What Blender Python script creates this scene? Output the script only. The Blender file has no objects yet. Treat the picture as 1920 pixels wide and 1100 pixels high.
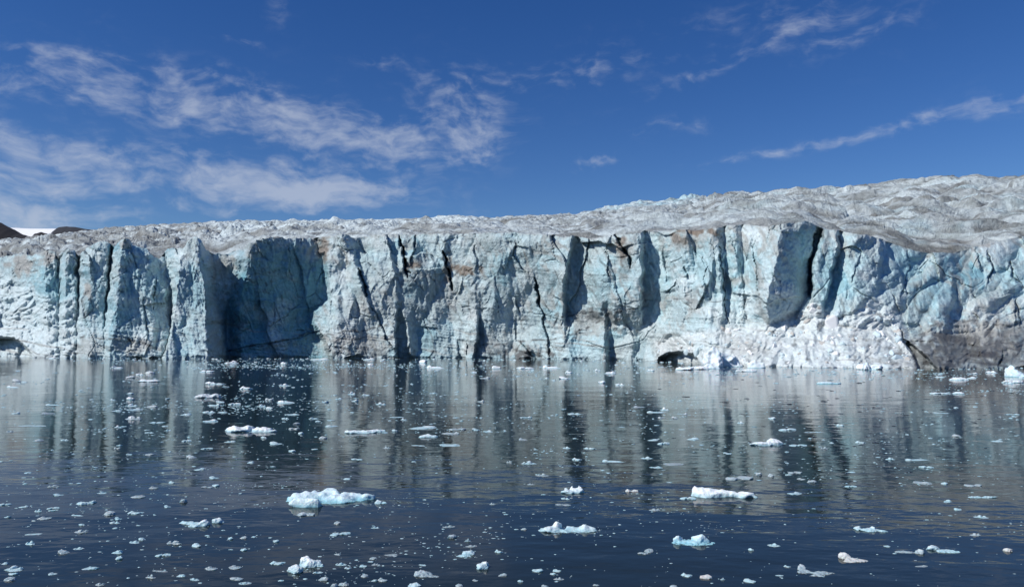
import bpy, bmesh, math, random
import numpy as np
from mathutils import Vector, noise as mnoise

scene = bpy.context.scene
COL = scene.collection
random.seed(7)
RNG = np.random.default_rng(11)

# ------------------------------------------------------------------ camera
W0, H0, FPX, CAMZ, HOR = 1920.0, 1100.0, 1400.0, 4.0, 632.0
TH = math.atan((HOR - H0 / 2) / FPX)
cam_d = bpy.data.cameras.new('camera')
cam_d.sensor_width = 36.0
cam_d.lens = FPX / W0 * 36.0
cam_d.clip_start = 0.1
cam_d.clip_end = 20000
cam = bpy.data.objects.new('camera', cam_d)
cam.location = (0, 0, CAMZ)
cam.rotation_euler = (math.pi / 2 + TH, 0, 0)
COL.objects.link(cam)
scene.camera = cam

# ------------------------------------------------------------------ exposure
vs = scene.view_settings
vs.view_transform = 'Standard'
vs.look = 'None'
vs.exposure = 0.0
vs.gamma = 1.0
vs.use_curve_mapping = False
scene.cycles.diffuse_bounces = 2

# ------------------------------------------------------------------ sun
SUNV = Vector((-0.68, -0.34, 0.70)).normalized()      # towards the sun
SUN_EL = math.asin(SUNV.z)
SUN_AZ = math.atan2(SUNV.x, SUNV.y)                     # from +Y, clockwise
sun_d = bpy.data.lights.new('sun', 'SUN')
sun_d.energy = 4.7
sun_d.angle = math.radians(0.53)
sun_d.color = (1.0, 0.955, 0.89)
sun = bpy.data.objects.new('sun', sun_d)
sun.rotation_euler = SUNV.to_track_quat('Z', 'Y').to_euler()
sun.location = (-60, -30, 80)
COL.objects.link(sun)


# ------------------------------------------------------------------ world: sky with thin high cloud
def ray(px, py):
    a = (px - W0 / 2) / FPX
    b = (H0 / 2 - py) / FPX
    return a, math.cos(TH) - b * math.sin(TH), math.sin(TH) + b * math.cos(TH)


SKY_STRENGTH = 0.067
world = bpy.data.worlds.new('World')
scene.world = world
world.use_nodes = True
wn, wl = world.node_tree.nodes, world.node_tree.links
wn.clear()


def N(nodes, kind, **kw):
    n = nodes.new(kind)
    for k, v in kw.items():
        setattr(n, k, v)
    return n


def M(nodes, links, op, a, b=None, c=None, clamp=False):
    n = nodes.new('ShaderNodeMath')
    n.operation = op
    n.use_clamp = clamp
    for i, v in enumerate((a, b, c)):
        if v is None:
            continue
        if isinstance(v, (int, float)):
            n.inputs[i].default_value = v
        else:
            links.new(v, n.inputs[i])
    return n.outputs[0]


sky = N(wn, 'ShaderNodeTexSky', sky_type='NISHITA', sun_disc=False)
sky.sun_elevation = SUN_EL
sky.sun_rotation = SUN_AZ
sky.altitude = 300
sky.air_density = 1.0
sky.dust_density = 0.05
sky.ozone_density = 3.0
tc = N(wn, 'ShaderNodeTexCoord')
sep = N(wn, 'ShaderNodeSeparateXYZ')
wl.new(tc.outputs['Generated'], sep.inputs[0])
az = M(wn, wl, 'ARCTAN2', sep.outputs[0], sep.outputs[1])
el = M(wn, wl, 'ARCSINE', sep.outputs[2])
cmb = N(wn, 'ShaderNodeCombineXYZ')
wl.new(az, cmb.inputs[0])
wl.new(el, cmb.inputs[1])
# irregular edges: warp the coordinates a little
wz = N(wn, 'ShaderNodeTexNoise', noise_dimensions='2D')
wz.inputs['Scale'].default_value = 9.0
wz.inputs['Detail'].default_value = 4.0
wl.new(cmb.outputs[0], wz.inputs['Vector'])
wsub = N(wn, 'ShaderNodeVectorMath', operation='SUBTRACT')
wl.new(wz.outputs['Color'], wsub.inputs[0])
wsub.inputs[1].default_value = (0.5, 0.5, 0.5)
wmul = N(wn, 'ShaderNodeVectorMath', operation='MULTIPLY')
wl.new(wsub.outputs[0], wmul.inputs[0])
wmul.inputs[1].default_value = (0.07, 0.035, 0)
wadd = N(wn, 'ShaderNodeVectorMath', operation='ADD')
wl.new(cmb.outputs[0], wadd.inputs[0])
wl.new(wmul.outputs[0], wadd.inputs[1])
# cloud banks: centre, half sizes (in photo pixels), tilt in degrees, weight
BANKS = [(230, 150, 150, 38, 4, .4), (400, 190, 190, 42, -4, .95), (60, 165, 130, 70, -6, .30),
         (600, 245, 150, 30, -4, .95), (770, 265, 150, 40, 7, .95), (885, 245, 70, 38, 5, .7),
         (480, 335, 190, 30, -6, 1.5), (560, 365, 130, 24, 5, 2.1), (50, 275, 120, 20, -10, 1.5),
         (30, 395, 110, 45, 0, 1.9), (180, 408, 50, 14, 0, .7), (1120, 297, 66, 11, 7, .95),
         (1100, 130, 150, 36, 3, .50), (1350, 130, 160, 16, 16, .55), (1620, 65, 110, 18, 13, .5),
         (1450, 30, 260, 36, 3, .36), (1760, 216, 270, 15, 7, .8), (1910, 200, 90, 13, 7, .45), (1420, 285, 100, 8, 5, .65),
         (1250, 240, 75, 14, 5, .70), (710, 120, 50, 16, 0, .52), (510, 15, 26, 30, 0, .45),
         (440, 80, 40, 8, 0, .6), (860, 165, 140, 34, 4, .45), (390, 390, 75, 8, 0, .8),
         (260, 345, 50, 8, 0, .6), (740, 358, 40, 7, 8, .5), (80, 330, 120, 12, -3, .6)]
acc = None
for cx, cy, rx, ry, tilt, wgt in BANKS:
    d = Vector(ray(cx, cy)).normalized()
    mp = N(wn, 'ShaderNodeMapping', vector_type='TEXTURE')
    wl.new(wadd.outputs[0], mp.inputs['Vector'])
    mp.inputs['Location'].default_value = (math.atan2(d.x, d.y), math.asin(d.z), 0)
    mp.inputs['Rotation'].default_value = (0, 0, math.radians(tilt))
    mp.inputs['Scale'].default_value = (rx / FPX, ry / FPX, 1)
    dt = N(wn, 'ShaderNodeVectorMath', operation='DOT_PRODUCT')
    wl.new(mp.outputs[0], dt.inputs[0])
    wl.new(mp.outputs[0], dt.inputs[1])
    e = M(wn, wl, 'POWER', 2.718, M(wn, wl, 'MULTIPLY', dt.outputs['Value'], -0.8))
    acc = M(wn, wl, 'MULTIPLY', e, wgt) if acc is None else M(wn, wl, 'MULTIPLY_ADD', e, wgt, acc)
# the rest of the sky carries the same loose sort of cloud
cov = N(wn, 'ShaderNodeTexNoise', noise_dimensions='2D')
cov.inputs['Scale'].default_value = 2.2
cov.inputs['Detail'].default_value = 3.0
wl.new(cmb.outputs[0], cov.inputs['Vector'])
covm = M(wn, wl, 'MULTIPLY', M(wn, wl, 'SUBTRACT', cov.outputs['Fac'], 0.56, clamp=True), 1.4)
acc = M(wn, wl, 'ADD', acc, covm)
# fine mackerel texture, stretched sideways
stretch = N(wn, 'ShaderNodeMapping')
stretch.inputs['Scale'].default_value = (1.0, 2.2, 1)
stretch.inputs['Rotation'].default_value = (0, 0, math.radians(-6))
wl.new(wadd.outputs[0], stretch.inputs['Vector'])
nA = N(wn, 'ShaderNodeTexNoise', noise_dimensions='2D')
nA.inputs['Scale'].default_value = 12.0
nA.inputs['Detail'].default_value = 6.0
nA.inputs['Roughness'].default_value = 0.58
wl.new(stretch.outputs[0], nA.inputs['Vector'])
nB = N(wn, 'ShaderNodeTexNoise', noise_dimensions='2D')
nB.inputs['Scale'].default_value = 34.0
nB.inputs['Detail'].default_value = 5.0
nB.inputs['Roughness'].default_value = 0.55
wl.new(stretch.outputs[0], nB.inputs['Vector'])
tex = M(wn, wl, 'ADD', M(wn, wl, 'MULTIPLY', nA.outputs['Fac'], 0.55), M(wn, wl, 'MULTIPLY', nB.outputs['Fac'], 0.55))
den = M(wn, wl, 'SUBTRACT', M(wn, wl, 'ADD', M(wn, wl, 'MULTIPLY', acc, 0.36), M(wn, wl, 'MULTIPLY', tex, 2.0)), 1.10)
den = M(wn, wl, 'MULTIPLY', den, M(wn, wl, 'MULTIPLY', acc, 1.6, clamp=True), clamp=True)
rampd = N(wn, 'ShaderNodeMapRange', interpolation_type='SMOOTHSTEP')
rampd.inputs['From Max'].default_value = 1.05
rampd.inputs['To Max'].default_value = 0.62
wl.new(den, rampd.inputs['Value'])
# deepen the clear blue a little
hsv = N(wn, 'ShaderNodeHueSaturation')
hsv.inputs['Hue'].default_value = 0.512
hsv.inputs['Saturation'].default_value = 1.30
hsv.inputs['Value'].default_value = 1.1
wl.new(sky.outputs[0], hsv.inputs['Color'])
mixc = N(wn, 'ShaderNodeMix', data_type='RGBA')
wl.new(rampd.outputs[0], mixc.inputs['Factor'])
grade = N(wn, 'ShaderNodeVectorMath', operation='MULTIPLY')
wl.new(hsv.outputs[0], grade.inputs[0])
grade.inputs[1].default_value = (0.90, 1.02, 1.16)
wl.new(grade.outputs[0], mixc.inputs['A'])
mixc.inputs['B'].default_value = (8.0, 8.8, 10.4, 1)
bg = N(wn, 'ShaderNodeBackground')
bg.inputs['Strength'].default_value = SKY_STRENGTH
wl.new(mixc.outputs['Result'], bg.inputs['Color'])
wo = N(wn, 'ShaderNodeOutputWorld')
wl.new(bg.outputs[0], wo.inputs['Surface'])


# ------------------------------------------------------------------ numpy noise
_PR = np.random.default_rng(99).permutation(2048).astype(np.int32)
_RV = np.random.default_rng(98).random(2048).astype(np.float32)
_GC = np.cos(_RV * 6.2831853).astype(np.float32)
_GS = np.sin(_RV * 6.2831853).astype(np.float32)


def _ph(ix, iy, seed):
    return _PR[(_PR[(ix + seed * 131) & 2047] + iy + seed * 71) & 2047]


def hf(ix, iy, seed):
    return _RV[_ph(ix, iy, seed)]


def pn(x, y, seed=0):
    x, y = np.asarray(x, np.float32), np.asarray(y, np.float32)
    ix, iy = np.floor(x), np.floor(y)
    fx, fy = x - ix, y - iy
    ix, iy = ix.astype(np.int32), iy.astype(np.int32)
    u = fx * fx * fx * (fx * (fx * 6 - 15) + 10)
    v = fy * fy * fy * (fy * (fy * 6 - 15) + 10)

    def g(ax, ay):
        h = _ph(ix + ax, iy + ay, seed)
        return _GC[h] * (fx - ax) + _GS[h] * (fy - ay)
    n0 = g(0, 0) * (1 - u) + g(1, 0) * u
    n1 = g(0, 1) * (1 - u) + g(1, 1) * u
    return (n0 * (1 - v) + n1 * v) * 1.5


def fbm(x, y, seed=0, octv=4, gain=0.5, lac=2.03):
    s, a, t = 0, 1.0, 0
    for o in range(octv):
        s = s + a * pn(x, y, seed + o * 17)
        t += a
        a *= gain
        x, y = x * lac + 3.1, y * lac + 1.7
    return s / t * 1.3


def ridged(x, y, seed=0, octv=4, gain=0.5):
    s, a, t = 0, 1.0, 0
    for o in range(octv):
        s = s + a * (1 - 2 * np.abs(pn(x, y, seed + o * 13)))
        t += a
        a *= gain
        x, y = x * 2.1 + 5.2, y * 2.1 + 1.3
    return s / t


def worley(x, y, seed=0):
    x, y = np.asarray(x, np.float32), np.asarray(y, np.float32)
    ix, iy = np.floor(x).astype(np.int32), np.floor(y).astype(np.int32)
    f1 = np.full(x.shape, 9.0)
    f2 = np.full(x.shape, 9.0)
    for ax in (-1, 0, 1):
        for ay in (-1, 0, 1):
            cx, cy = ix + ax, iy + ay
            dx = cx + hf(cx, cy, seed) - x
            dy = cy + hf(cx, cy, seed + 5) - y
            d = np.sqrt(dx * dx + dy * dy)
            f2 = np.minimum(f2, np.maximum(f1, d))
            f1 = np.minimum(f1, d)
    return f1, f2


def facets(x, y, seed=0, tilt=0.8, jump=0.5, curve=0.35, ids=False):
    """upper envelope of randomly tilted plates: hewn, fractured ice"""
    x, y = np.asarray(x, np.float32), np.asarray(y, np.float32)
    ix, iy = np.floor(x).astype(np.int32), np.floor(y).astype(np.int32)
    best = np.full(x.shape, -9.0, np.float32)
    idn = np.zeros(x.shape, np.float32)
    for ax in (-1, 0, 1):
        for ay in (-1, 0, 1):
            cx, cy = ix + ax, iy + ay
            dx = x - cx - hf(cx, cy, seed)
            dy = y - cy - hf(cx, cy, seed + 5)
            a = (hf(cx, cy, seed + 7) - .5) * 2 * tilt
            b = (hf(cx, cy, seed + 9) - .5) * 2 * tilt
            v = (hf(cx, cy, seed + 11) - .5) * jump + a * dx + b * dy - curve * (dx * dx + dy * dy)
            if ids:
                idn = np.where(v > best, hf(cx, cy, seed + 13), idn)
            best = np.maximum(best, v)
    return (best, idn) if ids else best


def sstep(a, b, x):
    t = np.clip((x - a) / (b - a), 0, 1)
    return t * t * (3 - 2 * t)


def seg_dist(px, py, pts):
    d = np.full(px.shape, 1e9)
    for (x0, y0), (x1, y1) in zip(pts[:-1], pts[1:]):
        vx, vy = x1 - x0, y1 - y0
        t = np.clip(((px - x0) * vx + (py - y0) * vy) / (vx * vx + vy * vy + 1e-9), 0, 1)
        d = np.minimum(d, np.hypot(px - x0 - t * vx, py - y0 - t * vy))
    return d


def poly_sd(px, py, poly):
    """signed distance to a polygon, negative inside"""
    d = seg_dist(px, py, poly + poly[:1])
    ins = np.zeros(px.shape, bool)
    n = len(poly)
    for i in range(n):
        x0, y0 = poly[i]
        x1, y1 = poly[(i + 1) % n]
        c = ((y0 > py) != (y1 > py)) & (px < (x1 - x0) * (py - y0) / (y1 - y0 + 1e-12) + x0)
        ins ^= c
    return np.where(ins, -d, d)


def interp(pts, x):
    p = np.array(pts, float)
    return np.interp(x, p[:, 0], p[:, 1])


def smooth1(a, sig):
    r = int(sig * 3)
    k = np.exp(-0.5 * (np.arange(-r, r + 1) / sig) ** 2)
    k /= k.sum()
    return np.convolve(np.pad(a, r, mode='edge'), k, mode='valid')


def rayv(px, py):
    a = (px - W0 / 2) / FPX
    b = (H0 / 2 - py) / FPX
    return a, math.cos(TH) - b * math.sin(TH), math.sin(TH) + b * math.cos(TH)


def ground(px, py):
    """point of the water surface seen at a photo position"""
    a, b, c = ray(px, py)
    t = -CAMZ / c
    return a * t, b * t


# ------------------------------------------------------------------ object helpers
def tag(o, label=None, cat=None, group=None, kind=None):
    if label:
        o['label'] = label
    if cat:
        o['category'] = cat
    if group:
        o['group'] = group
    if kind:
        o['kind'] = kind
    return o


def link(name, me, mat=None, parent=None):
    o = bpy.data.objects.new(name, me)
    COL.objects.link(o)
    if mat:
        me.materials.clear()
        me.materials.append(mat)
    if parent:
        o.parent = parent
    return o


def empty(name, loc=(0, 0, 0)):
    o = bpy.data.objects.new(name, None)
    o.location = loc
    o.empty_display_size = 0.5
    COL.objects.link(o)
    return o


def mesh_np(name, V, F, colors=None, normals=None, smooth=True):
    me = bpy.data.meshes.new(name)
    nv, nf, k = len(V), len(F), F.shape[1]
    me.vertices.add(nv)
    me.vertices.foreach_set('co', np.ascontiguousarray(V, np.float32).ravel())
    me.loops.add(nf * k)
    me.loops.foreach_set('vertex_index', np.ascontiguousarray(F, np.int32).ravel())
    me.polygons.add(nf)
    me.polygons.foreach_set('loop_start', np.arange(0, nf * k, k, dtype=np.int32))
    me.polygons.foreach_set('loop_total', np.full(nf, k, np.int32))
    me.update(calc_edges=True)
    me.polygons.foreach_set('use_smooth', np.full(nf, smooth, bool))
    if colors is not None:
        at = me.attributes.new('ice', 'FLOAT_COLOR', 'POINT')
        c4 = np.ones((nv, 4), np.float32)
        c4[:, :3] = colors
        at.data.foreach_set('color', c4.ravel())
    if normals is not None:
        me.normals_split_custom_set_from_vertices(np.ascontiguousarray(normals, np.float32))
    me.validate()
    return me


def grid_normals(P):
    du = np.gradient(P, axis=1)
    dv = np.gradient(P, axis=0)
    n = np.cross(du, dv)
    l = np.linalg.norm(n, axis=2, keepdims=True)
    return n / np.maximum(l, 1e-9)


# ------------------------------------------------------------------ materials
def material(name):
    m = bpy.data.materials.new(name)
    m.use_nodes = True
    nt = m.node_tree
    nt.nodes.clear()
    out = nt.nodes.new('ShaderNodeOutputMaterial')
    b = nt.nodes.new('ShaderNodeBsdfPrincipled')
    nt.links.new(b.outputs[0], out.inputs['Surface'])
    return m, nt.nodes, nt.links, b


def ice_material(name, grain=1.0, bump=0.25, rough=0.45, lo=.80, hi=1.16):
    m, n, l, b = material(name)
    at = N(n, 'ShaderNodeAttribute', attribute_name='ice')
    tcx = N(n, 'ShaderNodeTexCoord')
    n1 = N(n, 'ShaderNodeTexNoise')
    n1.inputs['Scale'].default_value = 1.6 * grain
    n1.inputs['Detail'].default_value = 8
    n1.inputs['Roughness'].default_value = 0.68
    l.new(tcx.outputs['Object'], n1.inputs['Vector'])
    mr = N(n, 'ShaderNodeMapRange')
    mr.inputs['From Min'].default_value = 0.3
    mr.inputs['From Max'].default_value = 0.7
    mr.inputs['To Min'].default_value = lo
    mr.inputs['To Max'].default_value = hi
    l.new(n1.outputs['Fac'], mr.inputs['Value'])
    mx = N(n, 'ShaderNodeVectorMath', operation='SCALE')
    l.new(at.outputs['Color'], mx.inputs[0])
    l.new(mr.outputs[0], mx.inputs['Scale'])
    l.new(mx.outputs[0], b.inputs['Base Color'])
    b.inputs['Roughness'].default_value = rough
    b.inputs['IOR'].default_value = 1.31
    bp = N(n, 'ShaderNodeBump')
    bp.inputs['Strength'].default_value = 1.0
    bp.inputs['Distance'].default_value = bump
    l.new(n1.outputs['Fac'], bp.inputs['Height'])
    l.new(bp.outputs[0], b.inputs['Normal'])
    return m


ICE = ice_material('glacier_ice', 1.0, 0.30, 0.42, .76, 1.18)
SURF = ice_material('weathered_ice', 0.42, 1.3, 0.6, .62, 1.22)


def floe_material(name, hi, lo, rough=0.35, sss=0.25):
    m, n, l, b = material(name)
    geo = N(n, 'ShaderNodeNewGeometry')
    sp = N(n, 'ShaderNodeSeparateXYZ')
    l.new(geo.outputs['Position'], sp.inputs[0])
    mr = N(n, 'ShaderNodeMapRange', interpolation_type='SMOOTHSTEP')
    mr.inputs['From Min'].default_value = 0.0
    mr.inputs['From Max'].default_value = 0.13
    l.new(sp.outputs[2], mr.inputs['Value'])
    nz = N(n, 'ShaderNodeTexNoise')
    nz.inputs['Scale'].default_value = 5.0
    nz.inputs['Detail'].default_value = 6
    l.new(geo.outputs['Position'], nz.inputs['Vector'])
    ad = M(n, l, 'ADD', mr.outputs[0], M(n, l, 'MULTIPLY', M(n, l, 'SUBTRACT', nz.outputs['Fac'], 0.5), 0.9), clamp=True)
    mx = N(n, 'ShaderNodeMix', data_type='RGBA')
    l.new(ad, mx.inputs['Factor'])
    mx.inputs['A'].default_value = (*lo, 1)
    mx.inputs['B'].default_value = (*hi, 1)
    l.new(mx.outputs['Result'], b.inputs['Base Color'])
    b.inputs['Roughness'].default_value = rough
    b.inputs['IOR'].default_value = 1.31
    b.inputs['Subsurface Weight'].default_value = sss
    b.inputs['Subsurface Radius'].default_value = (0.25, 0.6, 0.8)
    b.inputs['Subsurface Scale'].default_value = 0.12
    n2 = N(n, 'ShaderNodeTexNoise')
    n2.inputs['Scale'].default_value = 16.0
    n2.inputs['Detail'].default_value = 5
    l.new(geo.outputs['Position'], n2.inputs['Vector'])
    bp = N(n, 'ShaderNodeBump')
    bp.inputs['Strength'].default_value = 0.8
    bp.inputs['Distance'].default_value = 0.03
    l.new(n2.outputs['Fac'], bp.inputs['Height'])
    l.new(bp.outputs[0], b.inputs['Normal'])
    return m


FLOE_WHITE = floe_material('white_floe_ice', (0.76, 0.82, 0.84), (0.36, 0.55, 0.62))
FLOE_BLUE = floe_material('blue_floe_ice', (0.64, 0.78, 0.83), (0.26, 0.52, 0.62))
FLOE_GREY = floe_material('wet_grey_floe_ice', (0.60, 0.67, 0.70), (0.30, 0.39, 0.43), 0.2)
FLOE_WARM = floe_material('silty_floe_ice', (0.78, 0.785, 0.765), (0.48, 0.52, 0.52))
FLOE_DARK = floe_material('clear_dark_ice', (0.06, 0.065, 0.065), (0.03, 0.035, 0.04), 0.15, 0.0)
RUB_A = floe_material('crushed_white_ice', (0.72, 0.74, 0.75), (0.60, 0.63, 0.65), .5, 0.0)
RUB_B = floe_material('crushed_blue_ice', (0.52, 0.64, 0.69), (0.42, 0.55, 0.60), .5, 0.0)
RUB_C = floe_material('crushed_silty_ice', (0.45, 0.44, 0.42), (0.35, 0.34, 0.32), .6, 0.0)
FLOE_SHORE = floe_material('shore_block_ice', (0.74, 0.83, 0.87), (0.40, 0.64, 0.74))

# ------------------------------------------------------------------ water
wm, n, l, b = material('fjord_water')
b.inputs['Base Color'].default_value = (0.013, 0.020, 0.020, 1)
b.inputs['Roughness'].default_value = 0.05
b.inputs['Specular IOR Level'].default_value = 0.29
b.inputs['IOR'].default_value = 1.333
b.inputs['Specular Tint'].default_value = (0.96, 0.95, 0.86, 1)
geo = N(n, 'ShaderNodeNewGeometry')
mpw = N(n, 'ShaderNodeMapping')
mpw.inputs['Scale'].default_value = (0.55, 1.0, 1)
mpw.inputs['Rotation'].default_value = (0, 0, math.radians(8))
l.new(geo.outputs['Position'], mpw.inputs['Vector'])
hts = None
for sc_, amp, det in ((0.22, 0.040, 2), (0.9, 0.026, 3), (3.2, 0.0055, 3)):
    t = N(n, 'ShaderNodeTexNoise')
    t.inputs['Scale'].default_value = sc_
    t.inputs['Detail'].default_value = det
    t.inputs['Roughness'].default_value = 0.5
    l.new(mpw.outputs[0], t.inputs['Vector'])
    hts = M(n, l, 'MULTIPLY', t.outputs['Fac'], amp) if hts is None else M(n, l, 'MULTIPLY_ADD', t.outputs['Fac'], amp, hts)
# calmer and rougher patches
pt = N(n, 'ShaderNodeTexNoise')
pt.inputs['Scale'].default_value = 0.05
pt.inputs['Detail'].default_value = 2
l.new(geo.outputs['Position'], pt.inputs['Vector'])
pm = N(n, 'ShaderNodeMapRange')
pm.inputs['From Min'].default_value = 0.35
pm.inputs['From Max'].default_value = 0.65
pm.inputs['To Min'].default_value = 0.55
pm.inputs['To Max'].default_value = 1.25
l.new(pt.outputs['Fac'], pm.inputs['Value'])
hts = M(n, l, 'MULTIPLY', hts, pm.outputs[0])
bp = N(n, 'ShaderNodeBump')
bp.inputs['Strength'].default_value = 1.0
bp.inputs['Distance'].default_value = 1.0
l.new(hts, bp.inputs['Height'])
l.new(bp.outputs[0], b.inputs['Normal'])
me = bpy.data.meshes.new('water')
S = 6000
me.from_pydata([(-S, -S, 0), (S, -S, 0), (S, S, 0), (-S, S, 0)], [], [(0, 1, 2, 3)])
water = link('water', me, wm)
tag(water, 'calm dark fjord water mirroring the ice cliff', kind='structure')

# ------------------------------------------------------------------ the glacier: outlines read off the photograph
CREST = [(-170, 494), (-60, 486), (0, 481), (20, 477), (45, 474), (60, 478), (70, 476), (80, 470), (92, 467), (104, 472),
         (110, 484), (115, 470), (127, 463), (140, 469), (148, 483), (153, 473), (165, 463), (180, 454), (190, 450),
         (204, 452), (214, 461), (219, 456), (226, 449), (233, 446), (242, 447), (250, 458), (262, 463), (275, 466),
         (288, 478), (300, 484), (308, 472), (316, 464), (332, 464), (344, 463), (351, 450), (358, 444), (366, 442),
         (377, 448), (386, 466), (398, 474), (425, 474), (440, 470), (450, 465), (468, 456), (486, 448), (505, 443),
         (530, 444), (545, 447), (560, 445), (585, 447), (600, 444), (630, 439), (640, 437), (655, 440), (665, 445),
         (676, 443), (700, 440), (760, 438), (830, 437), (900, 436), (940, 435), (960, 434), (985, 438), (1010, 437),
         (1040, 440), (1056, 445), (1075, 441), (1090, 443), (1112, 447), (1130, 444), (1150, 437), (1170, 437),
         (1200, 436), (1206, 432), (1230, 433), (1260, 432), (1285, 428), (1300, 430), (1330, 427), (1360, 422),
         (1400, 420), (1440, 424), (1470, 418), (1500, 415), (1520, 417), (1532, 424), (1542, 432), (1552, 430),
         (1570, 430), (1600, 437), (1630, 440), (1655, 446), (1665, 452), (1720, 470), (1790, 474), (1830, 460),
         (1880, 450), (1920, 442), (2090, 430)]
SKYLINE = [(-170, 462), (0, 448), (60, 444), (90, 440), (120, 434), (180, 430), (230, 423), (300, 420), (360, 416),
           (440, 414), (560, 413), (640, 412), (760, 410), (830, 406), (870, 405), (920, 408), (960, 404), (1000, 402),
           (1080, 398), (1110, 393), (1150, 386), (1200, 378), (1240, 377), (1280, 375), (1315, 371), (1340, 366),
           (1400, 362), (1440, 358), (1500, 356), (1540, 355), (1600, 353), (1620, 352), (1650, 347), (1700, 341),
           (1750, 336), (1780, 337), (1830, 333), (1880, 331), (1920, 328), (2090, 316)]
WLINE = [(-170, 667), (0, 668.3), (150, 669.6), (320, 670.4), (420, 670.4), (600, 670.2), (830, 670.6), (960, 671.6), (1100, 673.6),
         (1200, 675), (1260, 677), (1330, 683), (1400, 685), (1500, 687), (1620, 689), (1720, 690), (1760, 691), (1860, 689),
         (1920, 688), (2090, 686)]
LEAN = [(-170, 14), (0, 12), (60, 9), (140, 4), (400, 3), (620, 3), (1000, 3), (1200, 3), (1262, 6), (1350, 14),
        (1440, 15), (1600, 17), (1700, 22), (1800, 30), (1920, 32), (2090, 32)]

STEP = 1.4
PX = np.arange(-168, 2088, STEP)
NC = len(PX)
NR = 224
yw = interp(WLINE, PX)
yc = interp(CREST, PX) + (1.4 + 2.2 * sstep(640, 560, PX)) * fbm(PX / 9.0, PX * 0, 3, 4) + 2.5 * facets(PX / 16.0, PX * 0, 5, 1.0, .9)
lean = interp(LEAN, PX)
_, ry_, rz_ = rayv(PX, yw)
Yb = -CAMZ * ry_ / rz_
S_ = np.linspace(0, 1, NR)[:, None]
py = yw + (yc - yw) * S_
px = np.broadcast_to(PX, py.shape).copy()
gl = interp([(0, 0), (.3, .62), (1, 1)], S_)
Y0 = Yb + lean * gl
mpp = Y0 / FPX                                    # metres per photo pixel
U = np.cumsum(np.full(NC, STEP) * Yb / FPX)[None, :] + 0 * py
_, ry2, rz2 = rayv(px, py)
Z = CAMZ + Y0 * rz2 / ry2

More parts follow.
